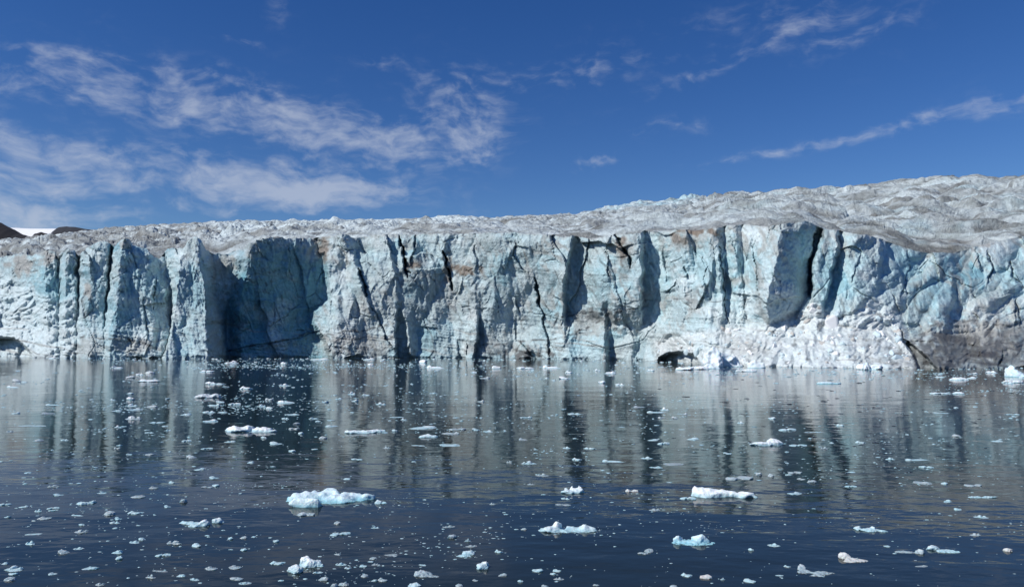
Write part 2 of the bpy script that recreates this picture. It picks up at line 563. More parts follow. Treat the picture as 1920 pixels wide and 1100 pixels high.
# ---- vertical feature lines: (y, x, metres towards the viewer); lit edges, setbacks and clefts
TR = [
    ('', [(440, -200, 0), (680, -200, 2)]),
    ('', [(440, 0, 0), (520, 0, 0), (600, 0, 2), (675, 0, 4)]),
    ('a0', [(440, 66, -1), (540, 66, .5), (600, 66, 2), (675, 64, 4)]),
    ('', [(440, 74, 1.4), (540, 73, 2.2), (600, 73, 3.2), (675, 72, 4.5)]),
    ('', [(440, 88, 2.6), (540, 86, 3.2), (600, 86, 3.8), (675, 86, 4.8)]),
    ('', [(440, 104, 0.2), (540, 104, 0.8), (600, 103, 2.6), (675, 102, 4.4)]),
    ('a1', [(440, 110, -2.6), (540, 111, -1), (600, 110, 1.5), (675, 110, 4)]),
    ('', [(440, 116, 1.8), (540, 114, 2.4), (600, 113, 3.2), (675, 112, 4.4)]),
    ('', [(440, 126, 3.0), (540, 123, 3.4), (600, 121, 4), (675, 120, 4.8)]),
    ('', [(440, 142, 0.6), (540, 143, 0.4), (600, 140, 2.4), (675, 134, 4.4)]),
    ('b1', [(440, 149, -2.6), (540, 148, -2), (600, 146, 1), (675, 140, 4)]),
    ('', [(440, 154, 3.6), (540, 152, 4.2), (600, 150, 5.0), (675, 146, 5.6)]),
    ('', [(440, 174, 5.0), (540, 170, 5.4), (600, 168, 5.8), (675, 164, 6.4)]),
    ('', [(440, 205, 3.6), (500, 201, 4.0), (560, 197, 4.2), (600, 194, 5.0), (675, 191, 6.0)]),
    ('c1', [(440, 215, .5), (500, 207, 1.0), (560, 202, 2.2), (600, 198, 4), (675, 195, 6)]),
    ('', [(440, 223, 5), (500, 212, 6.5), (560, 206, 7), (600, 201, 7), (675, 198, 7)]),
    ('', [(440, 235, 6), (500, 224, 7.2), (560, 219, 7.8), (600, 209, 7.8), (640, 206, 7.6), (675, 205, 7.8)]),
    ('', [(440, 258, 2.6), (500, 284, 1.6), (560, 310, 0.6), (600, 318, 0.6), (640, 316, 1.0), (675, 300, 2)]),
    ('d1', [(440, 300, -3), (500, 312, -2.0), (560, 322, -1), (600, 322, -1), (640, 318, 0), (675, 303, 1)]),
    ('', [(440, 348, 5.6), (500, 336, 6.2), (545, 332, 6.8), (600, 324, 7.4), (640, 316, 7.8), (675, 304, 8)]),
    ('', [(440, 372, 6.2), (500, 378, 6.8), (560, 384, 7.2), (620, 388, 7.8), (675, 390, 8)]),
    ('e1', [(440, 392, -1), (500, 400, -1.2), (560, 408, -1.4), (620, 414, -1.4), (675, 416, -.5)]),
    ('', [(440, 436, -2), (500, 437, -3), (560, 432, -4.5), (620, 424, -6.5), (675, 430, -7)]),
    ('e2', [(440, 446, 0), (500, 444, -1.6), (560, 438, -4.0), (620, 432, -6.5), (675, 438, -6.5)]),
    ('', [(440, 472, 3.6), (500, 462, 2.6), (560, 452, 0.4), (620, 446, -3.0), (675, 455, -3.5)]),
    ('', [(440, 540, -.6), (500, 535, -2), (560, 530, -3.6), (620, 530, -5.6), (675, 540, -5.5)]),
    ('', [(440, 594, -5.2), (500, 606, -6.6), (560, 611, -7), (590, 585, -7), (606, 578, -7), (640, 606, -6.5), (675, 616, -5.5)]),
    ('f1', [(440, 600, -1), (500, 614, 0), (560, 620, .6), (590, 592, .6), (606, 586, .8), (640, 614, 1.2), (675, 624, 1.4)]),
    ('', [(440, 622, 1.2), (500, 636, 1), (560, 640, 1), (600, 630, 1.6), (640, 640, 1.6), (675, 660, 1.6)]),
    ('', [(440, 640, 2.2), (500, 668, 1.4), (560, 688, 1.0), (620, 700, 1.2), (675, 720, 1.2)]),
    ('', [(440, 662, -.4), (500, 676, -.4), (560, 692, .2), (620, 708, .9), (675, 726, 1.2)]),
    ('', [(440, 690, .2), (500, 706, 0), (560, 715, .7), (620, 725, 1.3), (675, 735, 1.6)]),
    ('', [(440, 742, .9), (560, 742, .9), (580, 742, 1.2), (620, 739, 1.9), (675, 741, 2.0)]),
    ('', [(440, 750, .8), (560, 747, .8), (580, 746, -.2), (620, 744, -1.6), (675, 746, -2.0)]),
    ('', [(440, 764, .8), (560, 758, .8), (580, 752, -.2), (620, 760, -1.4), (675, 768, -1.8)]),
    ('', [(440, 772, .9), (560, 764, .9), (580, 757, 1), (620, 766, 1.2), (675, 774, 1.3)]),
    ('', [(440, 868, .7), (560, 868, .7), (620, 868, .8), (675, 868, .8)]),
    ('', [(440, 882, .7), (572, 884, .8), (620, 880, 2.2), (675, 874, 2.2)]),
    ('', [(440, 890, .7), (572, 892, .9), (620, 895, 2.4), (675, 886, 2.4)]),
    ('', [(440, 897, .7), (572, 897, .4), (620, 900, -.4), (675, 890, -.6)]),
    ('', [(440, 912, .7), (572, 910, .6), (620, 910, .6), (675, 906, .8)]),
    ('', [(440, 990, 1), (560, 985, 1), (675, 990, .8)]),
    ('', [(440, 1045, 1.8), (500, 1040, 2.0), (620, 1040, 1.2), (675, 1040, .8)]),
    ('', [(440, 1074, 3.0), (480, 1063, 3.0), (520, 1057, 2.8), (600, 1056, 2.0), (630, 1058, 1.2), (675, 1060, .8)]),
    ('g1', [(440, 1081, .4), (480, 1070, -.6), (520, 1062, -.8), (600, 1060, -.4), (630, 1062, .8), (675, 1064, .8)]),
    ('', [(440, 1098, .2), (480, 1088, -.6), (520, 1078, -.4), (600, 1070, .4), (675, 1074, .8)]),
    ('', [(440, 1112, 1.2), (480, 1102, 1.4), (520, 1096, 1.8), (580, 1092, 1.4), (675, 1090, 1.0)]),
    ('', [(440, 1134, 2.2), (520, 1130, 3.2), (575, 1130, 2.8), (600, 1132, 1.8), (675, 1134, 1.6)]),
    ('', [(440, 1140, 2.4), (520, 1140, 3.4), (565, 1138, 3.0), (612, 1144, -1.2), (675, 1144, -1.6)]),
    ('', [(440, 1196, 3.0), (520, 1194, 3.4), (575, 1192, 2.8), (625, 1196, -1.4), (675, 1196, -1.2)]),
    ('', [(440, 1202, 3.0), (520, 1201, 3.2), (575, 1200, 2.6), (625, 1202, -1.4), (675, 1202, -.4)]),
    ('h1', [(440, 1207, -1.6), (520, 1206, -2.4), (590, 1206, -2.4), (620, 1208, -1.0), (675, 1208, 0)]),
    ('', [(440, 1230, -1.8), (500, 1248, -2.2), (590, 1250, -2.0), (620, 1240, .2), (675, 1238, .4)]),
    ('h2', [(440, 1240, 0), (470, 1252, .2), (510, 1262, .6), (590, 1260, .8), (620, 1252, .8), (675, 1250, .6)]),
    ('', [(440, 1282, 1.8), (540, 1280, 1.8), (600, 1280, 1.0), (675, 1280, .6)]),
    ('', [(440, 1308, .2), (540, 1300, -.6), (600, 1300, .2), (675, 1300, .6)]),
    ('', [(440, 1318, .9), (540, 1322, 1.4), (600, 1322, 1.0), (675, 1330, .6)]),
    ('', [(440, 1346, 1.4), (560, 1352, 1.8), (675, 1354, .6)]),
    ('', [(440, 1358, -.8), (560, 1362, -.6), (675, 1362, .6)]),
    ('', [(440, 1380, .9), (560, 1384, 1.2), (675, 1384, .6)]),
    ('', [(440, 1392, -.4), (560, 1398, -.2), (675, 1394, .6)]),
    ('', [(440, 1424, 1.6), (560, 1414, 1.8), (675, 1420, .6)]),
    ('', [(420, 1466, 4.0), (480, 1456, 4.2), (540, 1442, 4.0), (575, 1436, 3.2), (605, 1446, 1.4), (630, 1450, .4), (675, 1450, .4)]),
    ('j1', [(420, 1474, 3.6), (480, 1464, 3.6), (540, 1450, 3.2), (575, 1444, 2.4), (605, 1456, .4), (630, 1460, .4), (675, 1460, .4)]),
    ('', [(420, 1530, -2.6), (465, 1522, -3.2), (492, 1514, -3.4), (560, 1513, -3.4), (596, 1492, -1.6), (630, 1490, .3), (675, 1490, .3)]),
    ('', [(420, 1533, -1.5), (440, 1530, -7), (465, 1525, -8), (492, 1517, -8), (550, 1517, -7), (562, 1516, -1), (585, 1500, -.8), (630, 1500, .3), (675, 1500, .3)]),
    ('k1', [(420, 1540, -1.5), (440, 1537, -7), (465, 1531, -8), (492, 1521, -8), (550, 1520.5, -7), (562, 1521, -1), (585, 1508, 0), (630, 1508, .3), (675, 1508, .3)]),
    ('', [(420, 1546, 1.4), (465, 1537, 1.8), (492, 1525, 1.8), (560, 1525, 1.6), (585, 1520, 1.2), (630, 1520, .4), (675, 1520, .4)]),
    ('', [(420, 1574, 1.4), (480, 1565, 1.8), (540, 1552, 1.8), (580, 1542, 1.2), (630, 1542, .4), (675, 1542, .4)]),
    ('l1', [(420, 1580, -1.4), (480, 1571, -1.4), (540, 1557, -1.4), (580, 1546, -.4), (630, 1547, .4), (675, 1547, .4)]),
    ('', [(420, 1604, .4), (480, 1590, .3), (540, 1575, .3), (580, 1566, .3), (630, 1566, .4), (675, 1566, .4)]),
    ('', [(420, 1648, 1.2), (480, 1648, 1.2), (560, 1640, .6), (675, 1640, .4)]),
    ('m1', [(420, 1658, -1), (480, 1656, -.6), (560, 1650, .4), (675, 1650, .4)]),
    ('', [(420, 1700, -1), (480, 1700, 0), (560, 1690, 1), (675, 1690, .4)]),
    ('', [(420, 1740, -1), (520, 1740, 2.0), (600, 1720, 2.2), (640, 1712, 1.4), (675, 1730, 1)]),
    ('', [(420, 1782, -1), (520, 1786, 2.6), (560, 1786, 3.0), (600, 1772, 2.6), (640, 1766, 1.8), (675, 1770, 1)]),
    ('', [(420, 1794, -1), (520, 1796, 1.8), (560, 1794, .6), (600, 1779, .6), (640, 1776, 1.6), (675, 1780, 1)]),
    ('', [(420, 1850, -1), (520, 1850, 1.6), (600, 1850, 1.8), (675, 1850, 1)]),
    ('', [(420, 1930, -1), (520, 1930, 1.2), (600, 1930, 1.6), (675, 1930, 1)]),
    ('', [(420, 2100, -1), (520, 2100, 1), (675, 2100, 1)]),
]
ylev = np.arange(400, 700, 1.0)
TX = np.array([np.interp(ylev, [q[0] for q in t[1]], [q[1] for q in t[1]]) for t in TR])
TD = np.array([np.interp(ylev, [q[0] for q in t[1]], [q[2] for q in t[1]]) for t in TR])
TX = np.maximum.accumulate(TX + np.arange(len(TR))[:, None] * 1e-3, axis=0)
# wobble the lines so that no edge is ruled
wobx = 5.5 * fbm(px / 30.0, py / 26.0, 21, 4) + 1.5 * fbm(px / 6, py / 9, 25, 2)
qx = px + wobx
D = np.zeros_like(px)
woby = 9 * fbm(px / 26, py / 26, 27, 4) * sstep(0, 25, py - yc)
yi = np.clip(py + woby - 400, 0, len(ylev) - 1.001)
DL = np.stack([np.interp(PX * 1.0, TX[:, k], TD[:, k]) for k in range(len(ylev))])   # per level lookup on a regular axis
ci = np.clip((qx - PX[0]) / STEP, 0, NC - 1.001)
c0 = ci.astype(int)
r0 = yi.astype(int)
fc, fr = ci - c0, yi - r0
D = (DL[r0, c0] * (1 - fc) + DL[r0, c0 + 1] * fc) * (1 - fr) + (DL[r0 + 1, c0] * (1 - fc) + DL[r0 + 1, c0 + 1] * fc) * fr


def track_x(name, yy):
    for i, t in enumerate(TR):
        if t[0] == name:
            return np.interp(yy, ylev, TX[i])


# ---- zones
def zone(poly, soft):
    jit = 6 * fbm(px / 30, py / 30, 77, 3)
    return 1 - sstep(-soft, soft, poly_sd(px, py, poly) + jit)


APRON = [(1228, 640), (1300, 622), (1380, 612), (1440, 606), (1462, 596), (1500, 588), (1520, 560), (1545, 580),
         (1600, 588), (1620, 566), (1650, 560), (1688, 600), (1700, 640), (1728, 700), (1228, 700)]
LSLOPE = [(-200, 520), (20, 520), (66, 545), (100, 560), (150, 575), (150, 640), (130, 700), (-200, 700)]
zap = zone(APRON, 8)
zls = zone(LSLOPE, 10)
zup = 1 - sstep(440, 560, py)
zR = sstep(1560, 1700, px)
# shade bay: large smooth planes
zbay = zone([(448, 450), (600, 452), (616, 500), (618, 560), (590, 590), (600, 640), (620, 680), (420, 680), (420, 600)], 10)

# ---- noise relief (metres)
wx = U + 1.6 * fbm(U / 7, Z / 9, 31, 3)
wz = Z + 2.2 * fbm(U / 8, Z / 8, 33, 3)
flute = 0.9 * fbm(wx / 3.4, wz / 16, 41, 4) + 0.7 * ridged(wx / 6.5, wz / 24, 43, 3)
fac0 = 3.2 * facets((wx - .35 * wz) / 7.5, (wz + .2 * wx) / 13.0, 49, .85, .2) * sstep(560, 640, px) * (1 - zR)
fac1, id1 = facets((wx + .22 * wz) / 4.6, wz / 10.5, 51, .85, .6, ids=True)
fac1 = 1.9 * fac1
fac2, id2 = facets((wx - .3 * wz) / 2.0, (wz + .2 * wx) / 4.2, 53, .85, .6, ids=True)
fac2 = .62 * fac2
fac3 = 0.16 * facets((wx + .4 * wz) / .8, wz / 1.9, 55, .9, .6)
fine = 0.12 * fbm(U / .8, Z / .8, 57, 4)
f1, f2 = worley(wx / 1.5, wz / 1.3, 61)
g1, g2 = worley(wx / .62, wz / .55, 63)
lump = 0.85 * (0.75 - f1) + 0.34 * (0.7 - g1) + 0.8 * fbm(U / 3.5, Z / 3, 65, 3)
calm = 1 - 0.1 * zbay
f2m = sstep(-.35, .4, fbm(U / 9, Z / 7, 59, 3))
streak = 0.20 * fbm((U + .35 * Z) / .55, Z / 2.8, 58, 3)
rel = (flute * (0.75 + .5 * sstep(1255, 1290, px) * sstep(1450, 1420, px)) * (1 - .3 * zR) + fac0 * 1.1 + fac1 * (1.15 + .35 * sstep(620, 680, px)) + (fac2 * 1.25 + fac3) * f2m) * calm + fine * (.5 + .7 * f2m) + streak
strat = 0.10 * fbm(U / 9, (Z + .12 * U) / .45, 67, 3)
rel = rel + strat * (0.6 + 0.8 * sstep(12, 3, Z))
rough_zone = np.clip(zap + zls, 0, 1)
D = D + rel * (1 - rough_zone) + (lump * 1.25 + fine + 0.25 * fac1) * rough_zone
D = D - (0.6 + .5 * sstep(560, 640, px)) * (1 - rough_zone)
# bulging lobes on the right-hand slope
lobA = facets((wx - .75 * wz) / 4.6, (wz + .7 * wx) / 11.0, 171, .7, .35, .6)
lobB = facets((wx - .9 * wz) / 2.0, (wz + .8 * wx) / 4.6, 173, .8, .5, .6)
D = D + zR * (1 - zap) * (3.0 * lobA + 1.3 * lobB - .8)
D = D + zR * (1 - zap) * sstep(585, 640, py) * (1.5 * (.7 - f1) + .6 * (.7 - g1) + .35 * fbm(U / 5, Z / .6, 76, 3) + fac2)
# the brow of the cliff is rounded off
brow = np.clip((S_ - .93) / .07, 0, 1) ** 2 * (1 - .6 * sstep(440, 300, px))
D = D - 0.8 * brow * (.6 + .8 * fbm(U / 4, U * 0, 75, 3)).clip(0, 2)
# apron and left slope build outwards at the foot
D = D + zap * 1.2 * sstep(560, 690, py)

# ---- random fracture lines
e1 = worley((wx + .35 * wz) / 5.2, wz / 8.5, 81)
e2 = worley((wx - .25 * wz) / 2.6, wz / 4.0, 83)
crA = np.exp(-((e1[1] - e1[0]) / .014) ** 2) * sstep(-.05, .3, fbm(U / 6, Z / 6, 85, 2))
crB = np.exp(-((e2[1] - e2[0]) / .018) ** 2) * sstep(.05, .35, fbm(U / 5, Z / 5, 87, 2))
cra = np.clip(crA * 0.9 + crB * 0.55, 0, 1) * (1 - rough_zone)
D = D - .40 * crA * (1 - rough_zone) - .18 * crB * (1 - rough_zone)

# ---- clefts seen in the photograph: points, half width (px), depth (m)
CRACKS = [
    ([(746, 440), (756, 468), (758, 505), (764, 520)], 3.4, 3.0), ([(757, 480), (761, 508), (770, 512)], 4.0, 2.5),
    ([(779, 436), (776, 468), (769, 492)], 1.8, 1.4), ([(832, 470), (836, 495), (844, 520), (848, 545)], 4.0, 3.0),
    ([(672, 503), (681, 532), (688, 558)], 4.0, 2.2), ([(688, 558), (700, 580), (716, 610), (726, 640), (742, 656)], 2.0, 1.2),
    ([(967, 456), (962, 480), (975, 498), (990, 512)], 1.8, 1.3), ([(1003, 520), (1010, 558), (1012, 575)], 3.0, 2.6),
    ([(1012, 575), (1018, 590), (1020, 612), (1028, 640), (1031, 668)], 2.2, 2.0), ([(975, 640), (990, 660), (1006, 674)], 2.4, 1.6),
    ([(1154, 438), (1165, 462), (1178, 480), (1183, 502)], 4.6, 2.6), ([(1140, 478), (1140, 518)], 1.8, 1.0),
    ([(1250, 548), (1262, 536), (1270, 526)], 3.0, 2.0), ([(1348, 462), (1352, 500), (1357, 530), (1357, 575), (1366, 606)], 2.2, 1.8),
    ([(1318, 480), (1322, 500), (1323, 550), (1331, 562)], 1.3, .8), ([(1410, 462), (1416, 500), (1420, 540), (1423, 556)], 1.5, 1.0),
    ([(1368, 440), (1385, 490), (1395, 540), (1398, 600)], 1.0, .6), ([(1284, 500), (1287, 520)], 1.8, 1.2),
    ([(968, 556), (973, 588)], 1.5, 1.0), ([(930, 560), (934, 590)], 1.4, .8), ([(890, 460), (894, 500)], 1.4, .8),
    ([(1100, 640), (1140, 655), (1200, 640), (1228, 610)], 1.6, .8), ([(1290, 596), (1330, 598), (1370, 585)], 1.0, .4),
    ([(425, 660), (470, 648), (520, 641), (560, 634), (592, 620)], 2.0, .9), ([(505, 612), (540, 590), (562, 570)], 1.6, .6),
    ([(540, 456), (544, 490), (538, 520)], 1.6, .7), ([(600, 500), (606, 530)], 1.6, .6),
    ([(230, 520), (238, 545)], 1.6, .7), ([(268, 560), (275, 620), (276, 650)], 1.5, .7), ([(292, 520), (286, 580)], 1.6, .9),
    ([(1700, 458), (1704, 500), (1690, 560)], 1.2, .6), ([(1616, 470), (1605, 500), (1598, 530)], 1.1, .5),
    ([(1568, 590), (1562, 612)], 1.8, 1.2), ([(1690, 618), (1694, 640), (1712, 660)], 2.6, 2.0),
    ([(1850, 470), (1862, 500), (1850, 530)], 2.2, 1.4), ([(1895, 490), (1898, 520), (1915, 530)], 2.6, 1.6),
    ([(1905, 560), (1912, 610)], 1.8, 1.2), ([(1830, 470), (1842, 510)], 1.6, 1.0), ([(1880, 660), (1872, 690)], 3.0, 2.0),
    ([(873, 640), (876, 668)], 1.6, .9), ([(858, 640), (862, 672)], 1.4, .8), ([(965, 600), (968, 640)], 1.6, .8),
]
crk = np.zeros_like(px)
for pts, w, dep in CRACKS:
    x0, x1 = min(p[0] for p in pts) - 20, max(p[0] for p in pts) + 20
    cs = slice(max(0, int((x0 - PX[0]) / STEP)), min(NC, int((x1 - PX[0]) / STEP)))
    wob = 4.5 * fbm(px[:, cs] / 16, py[:, cs] / 16, 91, 4)
    d = seg_dist(px[:, cs] + wob, py[:, cs], pts)
    ya, yb_ = min(p[1] for p in pts), max(p[1] for p in pts)
    taper = np.clip(1.25 - np.abs((py[:, cs] - (ya + yb_) / 2) / max((yb_ - ya) / 2, 8)) ** 3, .25, 1)
    ww = w * .62 * taper * (1 + 1.1 * fbm(px[:, cs] / 12, py[:, cs] / 13, 92 + len(pts) + int(pts[0][0]), 3)).clip(.15, 2.2)
    k = np.exp(-(d / np.maximum(ww, .5)) ** 4)
    # one lip of the cleft stands a little proud
    lip = sstep(14, 0, d) * (px[:, cs] + wob < np.interp(py[:, cs], [p[1] for p in pts], [p[0] for p in pts]))
    big_ = dep >= 2.2
    D[:, cs] += (.45 if big_ else .6) * min(dep, 1.6) * lip * taper - dep * (.75 if big_ else .45) * k
    crk[:, cs] = np.maximum(crk[:, cs], k * (.8 if big_ else .4))

# ---- hollows: sea caves and clefts at the foot: polygon, depth
HOLLOWS = [([(1234, 690), (1238, 671), (1252, 664), (1275, 661), (1298, 665), (1308, 675), (1310, 692)], 4.5, 4),
           ([(-60, 690), (-60, 645), (-10, 634), (25, 634), (42, 645), (56, 660), (62, 690)], 6.0, 3),
           ([(1690, 636), (1704, 640), (1740, 672), (1764, 700), (1728, 700), (1712, 664)], 4.0, 2.5),
           ([(990, 700), (988, 662), (1000, 660), (1016, 668), (1018, 700)], 1.2, 5)]
for poly, dep, soft in HOLLOWS:
    sd = poly_sd(px + 2 * fbm(px / 9, py / 9, 93, 2), py, poly)
    D -= dep * (1 - sstep(-soft, soft, sd))
# wave-cut notch along the foot
D -= 1.0 * np.exp(-((yw - py) / (2.5 + 2 * fbm(U / 3, U * 0, 96, 3))) ** 2) * sstep(-.3, .8, fbm(U / 4, U * 0, 95, 4))

# ---- positions along the sight lines
Yd = Y0 - D
ax_, ry2, rz2 = rayv(px, py)
P = np.stack([Yd * ax_ / ry2, Yd, CAMZ + Yd * rz2 / ry2], axis=2)
foot = []
for zz in (-0.6, -3.0):
    q = P[0].copy()
    q[:, 2] = zz
    q[:, 1] += 0.0
    foot.append(q)
PF = np.concatenate([np.stack(foot[::-1]), P], axis=0)

# ---- colour of the ice: clean, blue, silty, debris bands; shade deepened in places
CLEAN = np.array([0.495, 0.625, 0.66])
WHITE = np.array([0.67, 0.745, 0.765])
BLUE = np.array([0.285, 0.515, 0.59])
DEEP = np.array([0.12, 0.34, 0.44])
SILT = np.array([0.36, 0.365, 0.35])
DARK = np.array([0.075, 0.075, 0.078])
BROWN = np.array([0.20, 0.155, 0.12])


def blob(cx, cy, rx, ry, jitter=.8):
    d = np.hypot((px - cx) / rx, (py - cy) / ry) + jitter * fbm(px / 14, py / 14, int(cx) % 97 + 100, 4)
    return 1 - sstep(.35, 1.15, d)


def mixc_(c, t, col):
    return c * (1 - t[..., None]) + col * t[..., None]


c = np.broadcast_to(CLEAN, px.shape + (3,)).copy()
bl = .55 * sstep(.35, .95, id1) + .45 * sstep(.5, 1, id2) + .25 * fbm(wx / 6, wz / 8, 111, 4)
bl = bl.clip(0, 1) * sstep(-.5, .3, fbm(U / 14, Z / 10, 112, 2))
for q in [(100, 560, 60, 90), (360, 560, 40, 110), (520, 560, 110, 110), (680, 500, 30, 60), (935, 500, 40, 40), (1140, 530, 60, 60),
          (1235, 520, 34, 90), (1330, 500, 70, 70), (1400, 520, 50, 80), (1490, 490, 40, 80), (1550, 510, 26, 90), (1600, 510, 40, 80),
          (1690, 510, 50, 50), (1810, 500, 80, 50), (1890, 520, 70, 70), (1760, 560, 60, 60), (270, 540, 60, 90), (1340, 660, 40, 30), (760, 660, 40, 18)]:
    bl = np.maximum(bl, blob(*q) * (.55 + .5 * id1))  # blue ice; bay and pointed pillar patches also darken the faces in shade
c = mixc_(c, np.clip(bl * .72, 0, 1), BLUE)
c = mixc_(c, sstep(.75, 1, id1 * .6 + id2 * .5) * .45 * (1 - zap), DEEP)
c = mixc_(c, zbay * (.6 + .3 * id1), np.array([0.11, 0.31, 0.40]))  # darker blue painted over the bay to deepen its shade
wh = np.maximum(sstep(.05, .5, fbm(U / 7, Z / 6, 115, 4)) * .6 * (1 - .5 * id1), zap * (.55 + .5 * fbm(U / 2, Z / 2, 117, 3)))
wh = np.maximum(wh, zls * .5)
c = mixc_(c, np.clip(wh, 0, 1), WHITE)
c = mixc_(c, zap * .35, np.array([0.72, 0.76, 0.765]))
# silt: patches and tilted bands
sil = sstep(.1, .6, fbm(wx / 5, wz / 2.2, 121, 5)) * .32
band = sstep(.25, .55, fbm(U / 14, (Z + .14 * U + .8 * fbm(U / 6, Z / 6, 123, 2)) / .75, 125, 3))
sil = np.maximum(sil, band * sstep(11, 4, Z) * .65)
for cx, cy, rx, ry, wgt in [(670, 640, 80, 28, .8), (940, 655, 110, 20, .6), (1110, 605, 80, 34, .7), (1830, 630, 120, 50, .9), (165, 652, 40, 24, .55),
                            (250, 650, 60, 16, .6), (88, 482, 22, 16, .9), (40, 496, 30, 26, .9), (166, 545, 9, 20, .9), (235, 456, 14, 12, .8),
                            (420, 500, 28, 40, .7), (800, 560, 140, 60, .45), (1290, 452, 60, 22, .7), (1170, 460, 34, 28, .7), (1500, 424, 50, 9, .6),
                            (1780, 450, 110, 30, .9), (1860, 560, 60, 40, .45), (1720, 600, 30, 60, .4), (1400, 650, 60, 24, .5), (700, 440, 120, 8, .6),
                            (1250, 640, 50, 26, .4), (1090, 460, 24, 14, .5), (470, 465, 20, 24, .6), (360, 452, 10, 10, .4), (910, 455, 60, 22, .5)]:
    sil = np.maximum(sil, blob(cx, cy, rx, ry) * wgt)
sil = np.maximum(sil, sstep(9, 0, py - yc) * (.45 + .5 * fbm(px / 14, py / 9, 127, 3)).clip(0, .8) * (px > 440))
wisp = sstep(.42, .75, ridged((wx + .55 * wz) / 3.4, (wz - .3 * wx) / 7.0, 128, 4)) * sstep(-.25, .3, fbm(U / 11, Z / 9, 129, 3))
sil = np.maximum(sil, wisp * .7 * (1 - .7 * zbay) * (1 - .5 * zap) * sstep(180, 560, px))
mid = sstep(600, 660, px) * sstep(1290, 1230, px) * sstep(-.3, .35, fbm(U / 8, Z / 6, 130, 4))
sil = np.maximum(sil, mid * .32)
foot_r = sstep(1690, 1740, px) * sstep(605, 655, py + 60 * fbm(px / 34, py / 34, 126, 4))
sil = np.maximum(sil, foot_r * (.55 + .9 * fbm(U / 4, Z / 2, 124, 4)).clip(0, .95))
c = mixc_(c, np.clip(sil, 0, 1), SILT)
c = mixc_(c, foot_r * (.35 + 1.3 * fbm(U / 3.5, (Z + .15 * U) / 1.4, 122, 4)).clip(0, .95), np.array([0.135, 0.158, 0.17]))
for cx, cy, rx, ry, wgt in [(868, 505, 34, 13, .9), (775, 497, 16, 8, .8), (605, 466, 14, 26, .8), (838, 500, 10, 34, .7), (1312, 434, 50, 9, .9),
                            (1272, 446, 20, 12, .7), (1165, 468, 14, 26, .75), (600, 452, 20, 10, .5), (1775, 448, 70, 20, .35)]:
    c = mixc_(c, blob(cx, cy, rx, ry, 1.0) * wgt, BROWN)
dk = np.clip(band * sstep(.2, .6, fbm(U / 4, Z / 2, 131, 4)) * sstep(7, 2, Z) * .8, 0, 1)
dk = np.maximum(dk, foot_r * sstep(-.1, .4, fbm(U / 5, (Z + .1 * U) / .7, 132, 5)) * .92)
dk = np.maximum(dk, sstep(.62, .86, ridged((wx + .6 * wz) / 2.6, (wz - .4 * wx) / 6.0, 134, 4)) * .6 * sstep(0, .4, fbm(U / 7, Z / 6, 136, 3)) * (1 - rough_zone))
dk = np.maximum(dk, zap * sstep(.25, .6, fbm(U / 1.6, Z / 1.2, 138, 4)) * .6)
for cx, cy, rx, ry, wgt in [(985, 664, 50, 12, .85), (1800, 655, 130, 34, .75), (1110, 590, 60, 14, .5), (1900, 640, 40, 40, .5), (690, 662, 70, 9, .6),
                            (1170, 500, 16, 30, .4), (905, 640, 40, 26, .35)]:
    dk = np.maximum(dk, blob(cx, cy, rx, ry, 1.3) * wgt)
for pts, w in [([(150, 632), (205, 634), (240, 634), (270, 643), (302, 652)], 2.2), ([(200, 626), (250, 640), (300, 656)], 1.4),
               ([(610, 626), (660, 622), (740, 606)], 1.8), ([(620, 640), (680, 632), (730, 636)], 1.6), ([(614, 650), (700, 652)], 1.4),
               ([(430, 658), (520, 641), (592, 621)], 2.4), ([(900, 650), (980, 640), (1060, 632), (1130, 600)], 1.8),
               ([(1040, 600), (1090, 585), (1130, 590), (1190, 580)], 2.4), ([(1262, 560), (1340, 565), (1420, 560)], 1.0),
               ([(1740, 610), (1820, 600), (1920, 615)], 2.0), ([(1740, 640), (1830, 650), (1920, 640)], 2.4)]:
    d = seg_dist(px + 2 * fbm(px / 9, py / 9, 133, 2), py + 5 * fbm(px / 30, py / 30, 135, 3), pts)
    dk = np.maximum(dk, np.exp(-(d / w) ** 2) * .85 * sstep(-.5, .2, fbm(px / 12, py / 12, 137, 2)))
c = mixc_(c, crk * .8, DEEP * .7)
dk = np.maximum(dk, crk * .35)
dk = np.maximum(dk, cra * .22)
c = mixc_(c, np.clip(dk, 0, 1), DARK)
c *= (1 + .10 * fbm(U / .6, Z / .6, 141, 3))[..., None]
c = np.clip(c, 0.02, 0.86)
CF = np.concatenate([c[:1], c[:1], c], axis=0)

